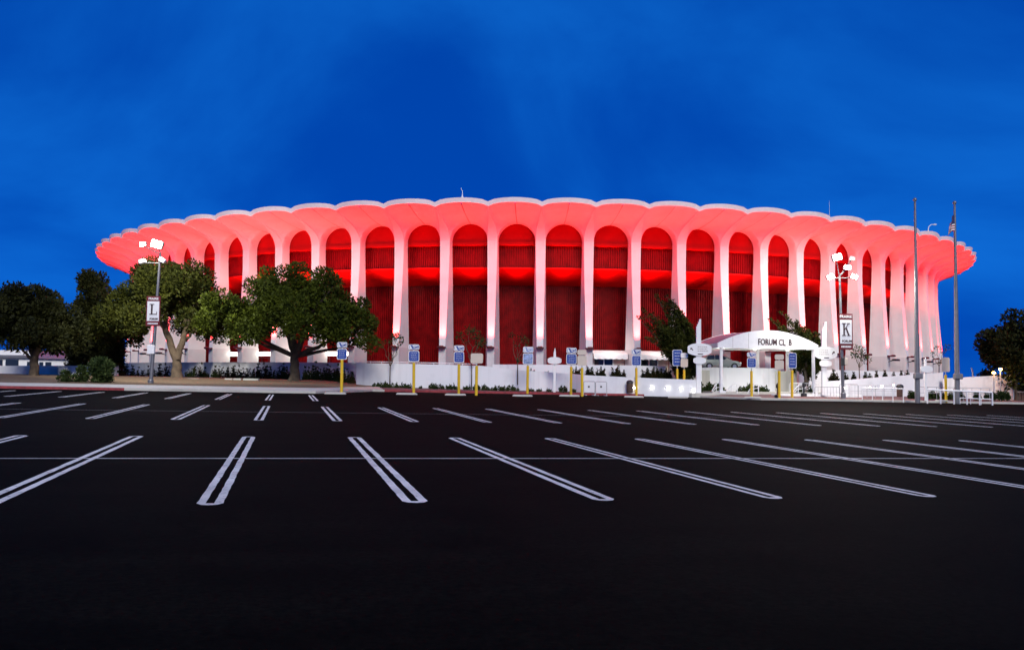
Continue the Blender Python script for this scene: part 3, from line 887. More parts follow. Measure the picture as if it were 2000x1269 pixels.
# bushes by the left kerb
def bush(label, px, ytop, ybase, d_, hw, seed, n=14, group=None, m='shrub'):
    rnd = random.Random(seed); base = at(px, ybase, d_); base.z = min(base.z, terr(base.x, base.y))
    t = thing('bush', label, 'bush', base, group)
    h = at(px, ytop, d_).z - base.z; W = hw * d_ / F; pb = []
    for _ in range(n):
        a = rnd.uniform(0, 2 * PI); q = math.sqrt(rnd.random()); f = rnd.random()
        r = min(W, h) * rnd.uniform(.3, .45)
        wz = math.sin(PI * (0.15 + 0.75 * f))
        pb.append((base + Vector((math.cos(a) * q * (W - r) * wz, math.sin(a) * q * (W - r) * wz, r * .7 + f * (h - 1.8 * r))), r))
    mb = MB(); leaf_cloud(mb, pb, 700, 0.17, rnd); mb.build('foliage', M[m], t)
    mb = MB()
    for i in range(5):
        a = i * 1.26; mb.tube([base - Z3 * .1, base + Vector((math.cos(a) * W * .3, math.sin(a) * W * .3, h * .6))], [.05, .015], 6)
    mb.build('stems', M['bark_d'], t)
    return t


bush('large rounded dark bush between two low bushes at the left kerb', 200, 686, 754, 70.5, 34, 61, 22)
bush('low dark bush beside a larger round bush near the red kerb', 155, 712, 755, 70, 20, 62, 12)
bush('lowest leafy bush with a brownish top at the left end of the bushes', 127, 720, 755, 69.5, 18, 63, 10)

# one hedge plant, one round shrub and one conifer-like shrub; copied along the walls
def plant_mesh(h, wd, spikes, seed, size):
    rnd = random.Random(seed); pb = []
    for i in range(spikes):
        x, y = rnd.uniform(-wd, wd), rnd.uniform(-wd * .6, wd * .6); hh = h * rnd.uniform(.55, 1)
        for j in range(6):
            f = j / 5; pb.append((Vector((x * (1 - .2 * f) + rnd.uniform(-.05, .05), y, 0.08 + f * (hh - .1))), max(.07, wd * .42 * (1 - .75 * f))))
    mb = MB(); leaf_cloud(mb, pb, 1300, size, rnd); return mb


def plant(label, mesh, stem_h, name, group, m='shrub'):
    t = thing(name, label, 'shrub', (0, 0, -50), group)
    o = mesh.build('foliage', M[m]); o.parent = t; o.location = (0, 0, 0)
    s = MB()
    for i in range(3): s.tube([(0.1 * (i - 1), 0, -0.1), (0.12 * (i - 1), 0.03, stem_h)], [.025, .01], 5)
    so = s.build('stem', M['bark_d']); so.parent = t; so.location = (0, 0, 0)
    return t


hp = [plant('upright dark hedge plant in the row before the left boundary wall', plant_mesh(1.55, .42, 5, 70 + i, .16), 1.0, 'hedge_shrub', 'hedge plants along the left wall', 'darkleaf' if i == 0 else 'shrub') for i in range(3)]
rnd = random.Random(7); used = set(); px = 236
while px < 690:
    if not (330 < px < 358 or 560 < px < 592):
        i = rnd.randrange(3); d_ = 96.2 - (px - 236) / 454 * 9.0 - 0.9
        b = at(px, 748, d_); lo_z = at(px, 746 + rnd.uniform(-1, 2), d_).z
        o = hp[i] if i not in used else copy_tree(hp[i]); used.add(i)
        o.location = (b.x, b.y, lo_z); o.rotation_euler = (0, 0, rnd.uniform(0, 6)); k = rnd.uniform(.75, 1.15); o.scale = (k, k, k * rnd.uniform(.85, 1.15))
    px += rnd.uniform(8, 12.5)
rs = plant('small round green shrub on the ground along the foot of the ramp wall', plant_mesh(.42, .3, 4, 80, .12), .3, 'ground_shrub', 'round shrubs along the ramp wall')
first = True
for px in (733, 741, 752, 768, 779, 790, 798, 822, 846, 858, 880, 890, 912, 932, 945, 953, 962, 973, 983, 996, 1008, 1037, 1053, 1072, 1101, 1120):
    d_ = 83.3; b = at(px, 757 + (px - 733) / 400 * 8, d_)
    o = rs if first else copy_tree(rs); first = False
    o.location = b - Z3 * .05; k = rnd.uniform(.6, 1.25); o.scale = (k, k, k); o.rotation_euler = (0, 0, rnd.uniform(0, 6))
ts = plant('small pointed shrub in the planter below the middle arches', plant_mesh(1.15, .42, 5, 83, .15), .8, 'terrace_shrub', 'shrubs in the middle planter', 'darkleaf')
first = True
for px, h_ in ((1037, .8), (1068, .6), (1125, 1.), (1152, 1.15), (1173, 1.05), (1204, 1.2), (1217, .8), (1262, 1.), (1274, 1.1), (1288, 1.1), (1302, 1.)):
    b = at(px, 733 + (px - 1037) / 265 * 4, 87.2)
    o = ts if first else copy_tree(ts); first = False
    o.location = b - Z3 * .15; o.scale = (h_ * .9, h_ * .9, h_); o.rotation_euler = (0, 0, rnd.uniform(0, 6))
us_ = plant('small pointed shrub in the planter under the right arches', plant_mesh(1.15, .4, 4, 85, .15), .8, 'terrace_shrub', 'shrubs in the right planter', 'darkleaf')
first = True
for px, h_ in ((1630, 1.2), (1652, .9), (1668, .9), (1691, .85), (1700, .7), (1712, .9), (1729, .9), (1745, .7), (1760, .8), (1771, .8)):
    b = at(px, 742 - (px - 1630) / 140 * 8, 93.3)
    o = us_ if first else copy_tree(us_); first = False
    o.location = b - Z3 * .35; o.scale = (h_, h_, h_ * 1.1); o.rotation_euler = (0, 0, rnd.uniform(0, 6))
ds = plant('loose green clump at the foot of the white walls at right', plant_mesh(.7, .45, 5, 87, .15), .5, 'ground_shrub', 'green clumps at the right walls')
first = True
for px in (1777, 1812, 1823, 1832, 1846, 1858, 1868, 1905, 1925, 1937, 1950, 1962):
    b = at(px, 777, 86.5)
    o = ds if first else copy_tree(ds); first = False
    o.location = b - Z3 * .05; k = rnd.uniform(.7, 1.2); o.scale = (k, k, k); o.rotation_euler = (0, 0, rnd.uniform(0, 6))
bs = plant('leafy green clump growing by the canopy steps', plant_mesh(.7, .5, 6, 89, .15), .4, 'ground_shrub', 'green clumps by the canopy steps')
first = True
for px, y in ((1378, 765), (1386, 766), (1395, 764), (1452, 766), (1460, 767), (1467, 765), (1478, 767), (1487, 767), (1572, 768)):
    b = at(px, y, 87.6); o = bs if first else copy_tree(bs); first = False
    o.location = b - Z3 * .1; k = rnd.uniform(.8, 1.2); o.scale = (k * 1.3, k, k); o.rotation_euler = (0, 0, rnd.uniform(0, 6))


# slim saplings
def sapling(label, px, ybase, ytop, d_, clumps, seed, lean=0):
    rnd = random.Random(seed); base = at(px, ybase, d_); top = at(px + lean, ytop + 30, d_); pb = [(at(x, y, d_ + rnd.uniform(-.3, .3)), r) for x, y, r in clumps]
    t = thing('sapling', label, 'tree', base)
    mb = MB(); mid = base.lerp(top, .55)
    mb.tube([base - Z3 * .3, base.lerp(mid, .5), mid], [.06, .05, .045], 6)
    for c, r in pb: limb(mb, mid, c, .035, .012, rnd, wob=.25)
    mb.build('trunk', M['bark'], t)
    mb = MB(); leaf_cloud(mb, pb, 260, 0.16, rnd); mb.build('crown', M['shrub'], t)


sapling('sparse sapling in front of the ramp wall beside the pine', 761, 760, 650, 83.5, [(776, 655, .4), (780, 665, .45), (770, 660, .4), (746, 672, .3), (757, 668, .3), (784, 668, .3)], 91, 2)
sapling('thin young tree with tufted crown beside the third blue sign', 921, 762, 640, 83.6, [(899, 656, .4), (917, 645, .5), (928, 652, .5), (938, 664, .5), (945, 672, .4), (910, 666, .35), (932, 675, .35)], 92, 0)
sapling('thin bare sapling with faint leaves left of the fourth blue sign', 1011, 745, 650, 84.5, [(1000, 655, .35), (1018, 658, .35), (1026, 668, .4), (1008, 672, .3), (1014, 700, .25)], 93, 0)
sapling('young leafy tree right of the K banner', 1679, 738, 672, 92.5, [(1668, 680, .55), (1676, 688, .55), (1685, 694, .55), (1692, 702, .45), (1668, 694, .35), (1683, 682, .3)], 94, -2)
sapling('sparse sapling with scattered leaves near the right end of the arena', 1834, 728, 675, 97, [(1820, 692, .3), (1831, 680, .3), (1850, 680, .4), (1842, 686, .3)], 95, 0)


# ------------------------------------------------------------------ blue parking signs on yellow posts
def sign_post(px, ybase, ysplit, name, label, cat, kind, plates, group, stop=None):
    b = hit(px, ybase); d_ = b.y; t = thing(name, label, cat, b, group); s = d_ / F
    zs = at(px, ysplit, d_).z
    mb = MB(); mb.tube([b - Z3 * .1, Vector((b.x, b.y, zs - .03)), Vector((b.x, b.y, zs))], [.115, .115, .09], 12); mb.build('bollard', M['yellow'], t)
    if plates:
        zt = at(px, plates[0][0], d_).z
        mb = MB(); mb.tube([Vector((b.x, b.y, zs - .05)), Vector((b.x, b.y, zt))], .045, 6); mb.build('pole', M['galv'], t)
    for i, (yt, yb, wpx, mk) in enumerate(plates):
        z1, z0 = at(px, yt, d_).z, at(px, yb, d_).z; W = wpx * s / 2; H = z1 - z0
        r = min(.08, H / 4)
        poly = [(-W + r, z0), (W - r, z0), (W, z0 + r), (W, z1 - r), (W - r, z1), (-W + r, z1), (-W, z1 - r), (-W, z0 + r)]
        pl = MB(); o = Vector((b.x, b.y - .08, 0))
        pl.prism(poly, o, X3, Z3, Y3, .03)
        mm = {'blue': M['white'], 'pale': M['white'], 'cream': M['cream'], 'white': M['white']}[mk]
        po = pl.build('plate', mm, t)
        if mk in ('blue', 'pale'):
            q = .045; f = MB()
            f.prism([(x * (1 - q / W), zc + (q if zc < (z0 + z1) / 2 else -q)) for x, zc in poly], o - Y3 * .006, X3, Z3, Y3, .006)
            f.build('sign_face', M[mk], po)
            f = MB(); rr = random.Random(px + i)
            if i == 0 and len(plates) > 1:      # arrow like swoosh and short words
                f.prism([(-W * .8, z0 + H * .16), (-W * .25, z0 + H * .16), (-W * .62, z1 - H * .16), (-W * .8, z1 - H * .16)], o - Y3 * .012, X3, Z3, Y3, .005); f.prism([(W * .1, z0 + H * .16), (W * .62, z0 + H * .16), (W * .8, z0 + H * .5), (W * .8, z0 + H * .3)], o - Y3 * .012, X3, Z3, Y3, .005)
                f.box((b.x + W * .25, b.y - .09, z1 - H * .27), (W * .95, .008, H * .22)); f.box((b.x + W * .1, b.y - .09, z0 + H * .42), (W * .4, .008, H * .14))
            else:
                zc = z1 - H * .2
                for ln in range(4):
                    x = -W * .55
                    while x < W * .5:
                        l_ = W * rr.uniform(.14, .34); l_ = min(l_, W * .6 - x)
                        f.box((b.x + x + l_ / 2, b.y - .09, zc), (l_, .006, H * .03)); x += l_ + W * .09
                    zc -= H * .18
            f.build('lettering', M['banner'], po)
    rq = random.Random(px * 3); t.rotation_euler = (rq.uniform(-.008, .008), rq.uniform(-.012, .012), rq.uniform(-.09, .09))
    if stop:
        c = hit((stop[0] + stop[1]) / 2, stop[2]); W = (stop[1] - stop[0]) * c.y / F
        mb = MB(); st = []
        prof = [(-.09, 0), (.09, 0), (.075, .1), (.04, .14), (-.04, .14), (-.075, .1)]
        for x, k in ((-W / 2, .55), (-W / 2 + .12, 1), (W / 2 - .12, 1), (W / 2, .55)):
            st.append([c + Vector((x, p_[0], p_[1] * k)) for p_ in prof] + [c + Vector((x, prof[0][0], 0))])
        mb.grid(st, flip=True); mb.add(st[0][:6], [(0, 1, 2, 3, 4, 5)]); mb.add(st[-1][:6], [(5, 4, 3, 2, 1, 0)])
        tag(mb.build('wheel_stop', M['kerb'], loc=c), stop[3], 'wheel stop', 'concrete wheel stops')
    return t


GB = 'blue parking signs on yellow posts'
BL = lambda a, b_, c, d_, w_: [(a, b_, w_, 'blue'), (c, d_, w_, 'blue')]
sign_post(667, 768, 702, 'parking_sign', 'blue sign pair on a yellow post before the pine trunk', 'sign', 'b', BL(668, 679, 681, 702, 20), GB, (634, 676, 769.5, 'wheel stop at the yellow post nearest the pine'))
sign_post(808, 768, 708, 'parking_sign', 'blue sign pair on a yellow post at the left part of the ramp wall', 'sign', 'b', BL(672.5, 683, 685, 706, 21), GB, (774, 815, 770.5, 'wheel stop at the second yellow post from the pine'))
sign_post(896, 769, 711, 'parking_sign', 'blue sign pair left of the bare yellow post', 'sign', 'b', BL(674.5, 685.5, 687, 708, 20), GB, (869, 910, 772, 'wheel stop just left of the bare yellow post'))
sign_post(1030, 769, 714, 'parking_sign', 'paler blue and white sign pair left of the small white oval sign', 'sign', 'b', [(677, 688.5, 20, 'pale'), (690, 711, 20, 'pale')], GB, (1001, 1040, 774, 'slanted wheel stop left of the small white oval sign'))
sign_post(1115, 771, 716, 'parking_sign', 'blue sign pair right of the small white oval sign', 'sign', 'b', BL(679, 689.5, 691, 711, 20), GB, (1092, 1132, 774, 'wheel stop right of the small white oval sign'))
sign_post(1243, 773, 718, 'parking_sign', 'blue sign pair among the bright wall lights', 'sign', 'b', BL(682, 692.5, 694, 714, 18), GB, (1219, 1257, 776, 'wheel stop among the bright wall lights'))
sign_post(1323, 774, 720, 'parking_sign', 'single tall blue sign beside a cream sign and the juniper', 'sign', 'b', [(683, 714.5, 19, 'blue')], GB, (1305, 1343, 777, 'wheel stop under the twin yellow posts by the juniper'))
sign_post(1468, 776, 724, 'parking_sign', 'deep blue sign pair under the canopy left half', 'sign', 'b', BL(688, 697, 699, 718, 18), GB, (1453, 1487, 778, 'wheel stop before the canopy steps'))
sign_post(1547, 776, 723, 'parking_sign', 'single violet blue sign under the right half of the canopy', 'sign', 'b', [(689, 719, 16, 'blue')], GB)
GY = 'yellow posts with cream sign backs'
sign_post(930, 772, 714, 'yellow_bollard', 'yellow post with a wide cream board behind the third blue sign', 'bollard', 'y', [(690, 709.5, 24, 'cream')], GY)
sign_post(1137, 774, 718, 'yellow_bollard', 'yellow post with two cream plates beside the grey barriers', 'bollard', 'y', [(683, 693, 18, 'cream'), (694.5, 714, 18, 'cream')], GY)
sign_post(1336, 774.5, 722, 'yellow_bollard', 'yellow post with cream plates half hidden by the tall blue sign', 'bollard', 'y', [(689, 699, 14, 'white'), (700, 717, 14, 'cream')], GY)
sign_post(1522, 778, 724, 'yellow_bollard', 'yellow post with cream sign backs under the canopy', 'bollard', 'y', [(692, 702, 18, 'cream'), (703.5, 721, 18, 'cream')], GY)
sign_post(1848, 785, 732, 'yellow_bollard', 'yellow post with one tall cream board between the flagpoles', 'bollard', 'y', [(698, 726, 16, 'cream')], GY,
          (1826, 1852, 784.5, 'wheel stop at the yellow post between the flagpoles'))


# ------------------------------------------------------------------ white oval signs
def oval_sign(label, px, d_, ybase, ytop, poleW, plates, arrow, group, stepped=True):
    b = at(px, ybase, d_); t = thing('oval_sign', label, 'sign', b, group); s = d_ / F
    z1 = at(px, ytop, d_).z; W = poleW * s / 2
    mb = MB()
    if stepped:
        zt = at(px, plates[0][0] + 2, d_).z; zm = z1 - .7
        mb.prism([(-W, b.z - .2 - b.z), (W, -.2), (W, zm - b.z), (W, z1 - b.z), (W * .25, z1 - b.z), (W * .25, z1 - b.z - .22), (-W * .15, z1 - b.z - .22), (-W * .15, z1 - b.z - .45), (-W * .6, z1 - b.z - .45), (-W * .6, z1 - b.z - .66), (-W, z1 - b.z - .66)],
                 b, X3, Z3, Y3, W * 1.4)
    else:
        mb.prism([(-W, -.2), (W, -.2), (W, z1 - b.z - .5), (W * .3, z1 - b.z), (-W * .2, z1 - b.z - .1), (-W, z1 - b.z - .5)], b, X3, Z3, Y3, W * 1.5)
    mb.build('pylon', M['white'], t)
    for i, (yt, yb, hw) in enumerate(plates):
        c = at(px + (1 if stepped else 0), (yt + yb) / 2, d_) - Y3 * .12; a, h = hw * s, (yb - yt) / 2 * s
        poly = []
        for k in range(40):     # oval with cut-off sides
            an = 2 * PI * k / 40; poly.append((max(-a * .93, min(a * .93, a * 1.06 * math.cos(an))), h * math.sin(an)))
        mb = MB(); mb.prism(poly, c, X3, Z3, Y3, .10)
        po = mb.build('panel', M['white'], t)
        if i == 0 and arrow:
            f = MB(); sx_ = 1 if arrow == 'left' else -1; rr = random.Random(px)
            ac = c + Vector((-sx_ * a * .62, -.006, h * .05)); q = h * .34
            dr = (-sx_ * .707, .707)
            f.prism([(-sx_ * q * .6, q * .6), (sx_ * q * .35, q * .6), (sx_ * q * .1, q * .3), (sx_ * q * .75, -q * .4), (sx_ * q * .45, -q * .7), (-sx_ * q * .2, 0), (-sx_ * q * .6, -q * .35)], ac, X3, Z3, Y3, .01)
            f.box(c + Vector((a * .05, -.005, -h * .72)), (a * .4, .01, h * .14))
            f.build('arrow', M['ink'], po)
            f = MB()
            for ln in range(3):
                x = -a * .16 if arrow == 'left' else -a * .56; xe = x + a * (.72 if ln < 2 else .8)
                while x < xe:
                    l_ = min(a * rr.uniform(.07, .16), xe - x + .01)
                    f.box(c + Vector((x + l_ / 2, -.005, h * (.42 - .32 * ln))), (l_, .008, h * .13)); x += l_ + a * .035
            f.build('lettering', M['greyink'], po)
    return t


GO = 'white oval direction signs'
oval_sign('large white oval sign with an arrow to the left, left of the canopy', 1365, 83.8, 768, 623, 9, [(670, 695, 25), (697, 711, 13)], 'left', GO)
oval_sign('large white oval sign with an arrow to the right, right of the canopy', 1611, 84.5, 768, 629, 9, [(676.5, 702, 24), (703, 716, 12.5)], 'right', GO)
oval_sign('small white oval sign on a slim pylon before the middle ramp wall', 1083, 83.6, 766, 679, 4.6, [(697, 711, 14.5)], None, GO, False)
oval_sign('small white oval sign between the two flagpoles', 1809, 82, 778, 698, 4, [(714, 727.5, 12.5)], None, GO, False)


# ------------------------------------------------------------------ lamp posts with banners
def serif(letter, o, w_, h):
    mb = MB(); t_ = .012
    def q(pts): mb.prism([(x * w_, y * h) for x, y in pts], o, X3, Z3, Y3, t_)
    if letter == 'L':
        q([(-.25, -.5), (-.05, -.5), (-.05, .5), (-.25, .5)]); q([(-.42, .43), (.12, .43), (.12, .5), (-.42, .5)])
        q([(-.42, -.5), (.46, -.5), (.46, -.42), (-.42, -.42)]); q([(.38, -.42), (.46, -.42), (.46, -.2), (.41, -.2)])
    else:
        q([(-.32, -.5), (-.14, -.5), (-.14, .5), (-.32, .5)])
        for y in (.43, -.5): q([(-.48, y), (.02, y), (.02, y + .07), (-.48, y + .07)])
        q([(-.14, -.05), (-.14, .07), (.26, .47), (.36, .47)]); q([(-.05, .08), (.06, .2), (.44, -.47), (.24, -.47)])
        for x in (.1, .14): q([(x, .43 if x == .1 else -.5), (x + .38, .43 if x == .1 else -.5), (x + .38, .5 if x == .1 else -.43), (x, .5 if x == .1 else -.43)])
    return mb


def lamp_post(label, px, ybase, d_, ytop, ban, letter, heads, mid, seed):
    b = at(px, ybase, d_); s = d_ / F; t = thing('lamp_post', label, 'lamp post', b)
    zt = at(px, ytop, d_).z; lean = ban[4]
    top = Vector((b.x + lean, b.y, zt))
    mb = MB(); mb.lathe(b - Z3 * .3, [(.22, 0), (.22, .9), (.17, .95)], 12); mb.build('base', M['polegrey'], t)
    mb = MB(); mb.tube([b, b.lerp(top, .45), top], [.15, .13, .09], 12); mb.build('pole', M['polegrey'], t)
    x0, x1, y0, y1 = ban[:4]
    c0 = at((x0 + x1) / 2, y1, d_); c1 = at((x0 + x1) / 2, y0, d_); W = (x1 - x0) * s; H = c1.z - c0.z
    o = Vector((c0.x, b.y - .22, c0.z))
    mb = MB(); mb.box(o + Z3 * H / 2, (W, .06, H)); bo = mb.build('banner', M['maroon'], t)
    for z in (.03, H - .03):
        mb = MB(); mb.tube([Vector((b.x + lean * .4, b.y, o.z + z)), Vector((o.x, o.y, o.z + z))], .03, 6); mb.build('bracket', M['polegrey'], t)
    mb = MB(); mb.box(o + Vector((0, -.034, H * .50)), (W * .86, .008, H * .66)); mb.build('banner_panel', M['banner'], bo)
    serif(letter, o + Vector((0, -.050, H * .56)), W * .62, H * .36).build('letter', M['ink'], bo)
    text_mesh('PRAIRIE', H * .105, 'lettering', M['banner'], bo, o + Vector((0, -.036, H * .915)), X3, Z3, bold=.006, xs=.95)
    text_mesh('FORUM', H * .085, 'lettering', M['ink'], bo, o + Vector((W * .06, -.045, H * .235)), X3, Z3, bold=.012, xs=.95)
    mb = MB()
    rr = random.Random(seed); x = -W * .36
    while x < W * .34:
        l_ = W * rr.uniform(.04, .09); mb.box(o + Vector((x + l_ / 2, -.034, H * .085)), (l_, .008, H * .05)); x += l_ + W * .025
    mb.build('lettering', M['banner'], bo)
    for (hx, hy, lit, big) in heads:
        hp_ = at(hx, hy, d_) - Y3 * .3
        mb = MB(); mb.tube([Vector((top.x + (b.x - top.x) * (zt - hp_.z) / max(.1, zt - b.z), b.y, min(zt, hp_.z - .1))), Vector((hp_.x, b.y, hp_.z - .1)), hp_], .045, 6); mb.build('arm', M['polegrey'], t)
        mb = MB(); mb.box(hp_ + Y3 * .12, (.62 * big, .3, .46 * big), bev=.08); ho = mb.build('lamp_head', M['polegrey'] if lit else M['white'], t)
        mb = MB(); n = 16
        mb.box((0, 0, 0), (.52 * big, .05, .36 * big), bev=.02)
        R = Matrix.Rotation((hx - px) * .02, 3, 'Y'); mb.v = [tuple(R @ Vector(v) + hp_ - Y3 * .05) for v in mb.v]; ho.data.transform(Matrix.Translation(hp_ - parent_world(t)) @ R.to_4x4() @ Matrix.Translation(parent_world(t) - hp_))
        mb.build('lens', M['lamp_on'] if lit else M['lamp_soft'], ho)
        if lit:
            back = (hx, hy) in ((282, 478), (1653, 523)); v_ = Vector((0, 1, -.75)) if back else Vector((0, -.75, -.65))
            l = light('lamp', 'SPOT', hp_ + (Y3 * .5 if back else -Y3 * .2), lit, (1, .95, .85), t, shadow_soft_size=.25, spot_size=math.radians(125 if back else 160), spot_blend=.5)
            l.rotation_euler = (-v_).to_track_quat('Z', 'Y').to_euler()
    if mid:
        mb = MB(); c = at(mid[0], mid[1], d_) - Y3 * .2; mb.box(c, (mid[2] * s, .12, mid[3] * s), bev=.02); mb.build('notice', M[mid[4]], t)
        if mid[4] == 'black':
            mb = MB(); mb.box(c + X3 * (mid[2] * s * .75), (.28, .14, mid[3] * s * .9), bev=.05); mb.build('control_box', M['cream'], t)


lamp_post('grey lamp post with the L banner in front of the left trees', 294, 757, 71.5, 497, (287, 314, 579, 637, .42), 'L',
          [(309, 478, 2500, 1.5), (282, 478, 7000, .8), (280, 511, 0, .8), (319, 509, 0, .8)], (297, 682.5, 14, 17, 'banner'), 1)
lamp_post('grey lamp post with the K banner right of the canopy', 1647, 781, 82.5, 540, (1637.5, 1664, 613, 683, -.2), 'K',
          [(1633, 503, 3500, 1.4), (1620, 541, 2500, 1.1), (1666, 541, 2500, .95), (1653, 523, 4500, 1.0), (1663, 505, 0, .7)], (1645, 706, 8, 15, 'black'), 2)


# ------------------------------------------------------------------ flagpoles
def flagpole(label, px0, px1, ybase, ytop, d_, boxy):
    b = at(px1, ybase, d_); tp = at(px0, ytop, d_); t = thing('flagpole', label, 'flagpole', b)
    tp.y = b.y
    mb = MB(); mb.tube([b - Z3 * .3, b.lerp(tp, .3), b.lerp(tp, .7), tp], [.22, .20, .13, .09], 14); mb.build('pole', M['polegrey'], t, smooth=50)
    mb = MB(); mb.lathe(tp, [(.05, 0), (.12, .06), (.17, .18), (.12, .3), (.03, .36)], 12); mb.build('finial', M['polegrey'], t, smooth=60)
    mb = MB(); c = at(px1, boxy, d_); mb.box(c - Y3 * .1, (.62, .55, .5), bev=.06); mb.build('winch_box', M['polegrey'], t)
    return b, tp


flagpole('bare tall grey flagpole right of the canopy', 1787, 1792, 786, 394, 80.2, 734)
fb, ft = flagpole('tall grey flagpole carrying the limp flag', 1864.5, 1870, 787, 400, 80.6, 735)
# limp flag: folds hanging from its hoist
fl = MB(); d_ = 80.4; rows = []; mis = []
NX, NZ = 26, 13
hoist0 = at(1864, 420, d_); hoist1 = at(1865, 452, d_)
for j in range(NZ + 1):
    f = j / NZ; row = []
    for i in range(NX + 1):
        g_ = i / NX
        h = hoist0.lerp(hoist1, f)
        x = h.x - 0.62 * math.sin(min(1, g_ * 1.3) * PI / 2) * (.55 + .45 * f) - .05 * math.sin(g_ * 9)
        y = h.y + .14 * math.sin(g_ * 11 + f * 2) * g_ ** .5
        z = h.z - 1.05 * g_ ** 1.2 * (1 - .55 * f) + .05 * math.sin(g_ * 8)
        row.append(Vector((x, y, z)))
    rows.append(row)
fl.grid(rows)
fl.mi = [(2 if (i < NX * .4 and j < 7) else (0 if j % 2 == 0 else 1)) for j in range(NZ) for i in range(NX)]
fl.mi[:] = fl.mi
fo = fl.build('flag', [M['flagred'], M['banner'], M['flagblue']], loc=hoist0, smooth=70)
sol = fo.modifiers.new('t', 'SOLIDIFY'); sol.thickness = .01
tag(fo, 'limp striped flag with a dark blue canton hanging from the right flagpole', 'flag')

# ------------------------------------------------------------------ club canopy
A0 = at(1401, 679, 85.0); A0z = A0.z
def cu_(u, v, z): return Vector((A0.x, A0.y, 0)) + UU * u + VV * v + Z3 * z
CW = 10.35; CD = 5.2
zE = A0z; zC = at(1500, 645.5, 86.2).z
can = thing('canopy', 'white arched entrance canopy lettered FORUM CL B on slim posts', 'canopy', cu_(CW / 2, 0, terr(A0.x + 5, A0.y)))
n = 28; arc = []
for i in range(n + 1):
    t_ = i / n; arc.append((CW * t_, zE + 0.42 + (zC - zE - 0.42) * (1 - (2 * t_ - 1) ** 2)))
arc[0] = (0, zE + .42)
mb = MB()
mb.grid([[cu_(u, 0, z) for u, z in arc], [cu_(u, CD, z) for u, z in arc]], flip=False)
mb.grid([[cu_(u, .02, z - .08) for u, z in arc], [cu_(u, CD, z - .08) for u, z in arc]], flip=True)
mb.build('roof', M['purple'], can, smooth=40)
mb = MB()
for v0, v1 in ((-.12, 0.0), (CD, CD + .12)):
    lo = [(u, zE - .02 * 0 - .10 * math.sin(PI * u / CW) * 0) for u, z in arc]
    F0 = [cu_(u, v0, zE) for u, z in arc]; F1 = [cu_(u, v0, z + .03) for u, z in arc]; B0 = [cu_(u, v1, zE) for u, z in arc]; B1 = [cu_(u, v1, z + .03) for u, z in arc]
    mb.grid([B0, F0, F1, B1])
    mb.add([F0[0], F1[0], B1[0], B0[0]], [(3, 2, 1, 0)]); mb.add([F0[-1], F1[-1], B1[-1], B0[-1]], [(0, 1, 2, 3)])
mb.build('fascia', M['white'], can, smooth=30)
for u in (0.05, CW - .05):
    mb = MB(); mb.box(cu_(u, CD / 2, zE + .21), (.14, CD, .42), rz=TH); mb.build('side_beam', M['white'], can)
mb = MB(); mb.grid([[cu_(.1, .05, zE - .0 + .06), cu_(CW - .1, .05, zE + .06)], [cu_(.1, CD, zE + .06), cu_(CW - .1, CD, zE + .06)]], flip=True)
mb.build('ceiling', M['white'], can)
for u in (1.5, 3.1, 8.3, 9.4):
    i_ = u / CW; zt_ = zE + .42 + (zC - zE - .42) * (1 - (2 * i_ - 1) ** 2)
    mb = MB(); mb.box(cu_(u, -.122, (zE + zt_) / 2), (.03, .012, zt_ - zE - .04), rz=TH); mb.build('seam', M['greyink'], can)
text_mesh('FORUM CL', 0.80, 'lettering', M['ink'], can, cu_(4.05, -.145, zE + .60), UU, Z3, align='LEFT', bold=.017, xs=.73, depth=.03)
text_mesh('B', 0.80, 'lettering', M['ink'], can, cu_(7.22, -.145, zE + .60), UU, Z3, align='LEFT', bold=.017, xs=.73, depth=.03)
mb = MB()
for u, l_ in ((6.86, .16), (7.08, .12)): mb.box(cu_(u, -.14, zE + .27), (l_, .02, .06), rz=TH)
mb.build('lettering', M['greyink'], can)
for u, v, yb in ((0.45, 0.15, 763), (9.98, .15, 767), (0.45, 4.6, 757), (9.9, 4.6, 764), (6.6, 4.6, 756)):
    q = cu_(u, v, 0); zb_ = terr(q.x, q.y) - .1
    mb = MB(); mb.tube([Vector((q.x, q.y, zb_)), Vector((q.x, q.y, zE + .1))], .16, 12); mb.build('post', M['white'], can, smooth=50)
    mb = MB(); mb.box((q.x, q.y, zb_ + .18), (.6, .6, .36), rz=TH, bev=.03); mb.build('post_base', M['white'], can)
for u in (1.6, 5.1, 8.6): light('canopy_lamp', 'POINT', cu_(u, 2.4, zE - .25), 60, (.93, 1.0, .95), can, shadow_soft_size=.2)
for u in (1.6, 5.1, 8.6):
    mb = MB(); mb.lathe(cu_(u, 2.4, zE - .06), [(.16, 0), (.16, .1)], 12); mb.build('downlight', M['lamp_soft'], can)
cl = MB(); c = cu_(.5, -.25, zE - .12); cl.lathe(c, [(.09, 0), (.12, .08), (.05, .16)], 10); cl.build('spotlight', M['lamp_soft'], can)
# entrance step slab and stair blocks
def slab(name, label, mt, u0, u1, v0, v1, zt, h=.5):
    mb = MB(); mb.box(cu_((u0 + u1) / 2, (v0 + v1) / 2, zt - h / 2), (u1 - u0, v1 - v0, h), rz=TH, bev=.03)
    return tag(mb.build(name, mt, loc=cu_((u0 + u1) / 2, (v0 + v1) / 2, zt)), label, None, None, 'structure')


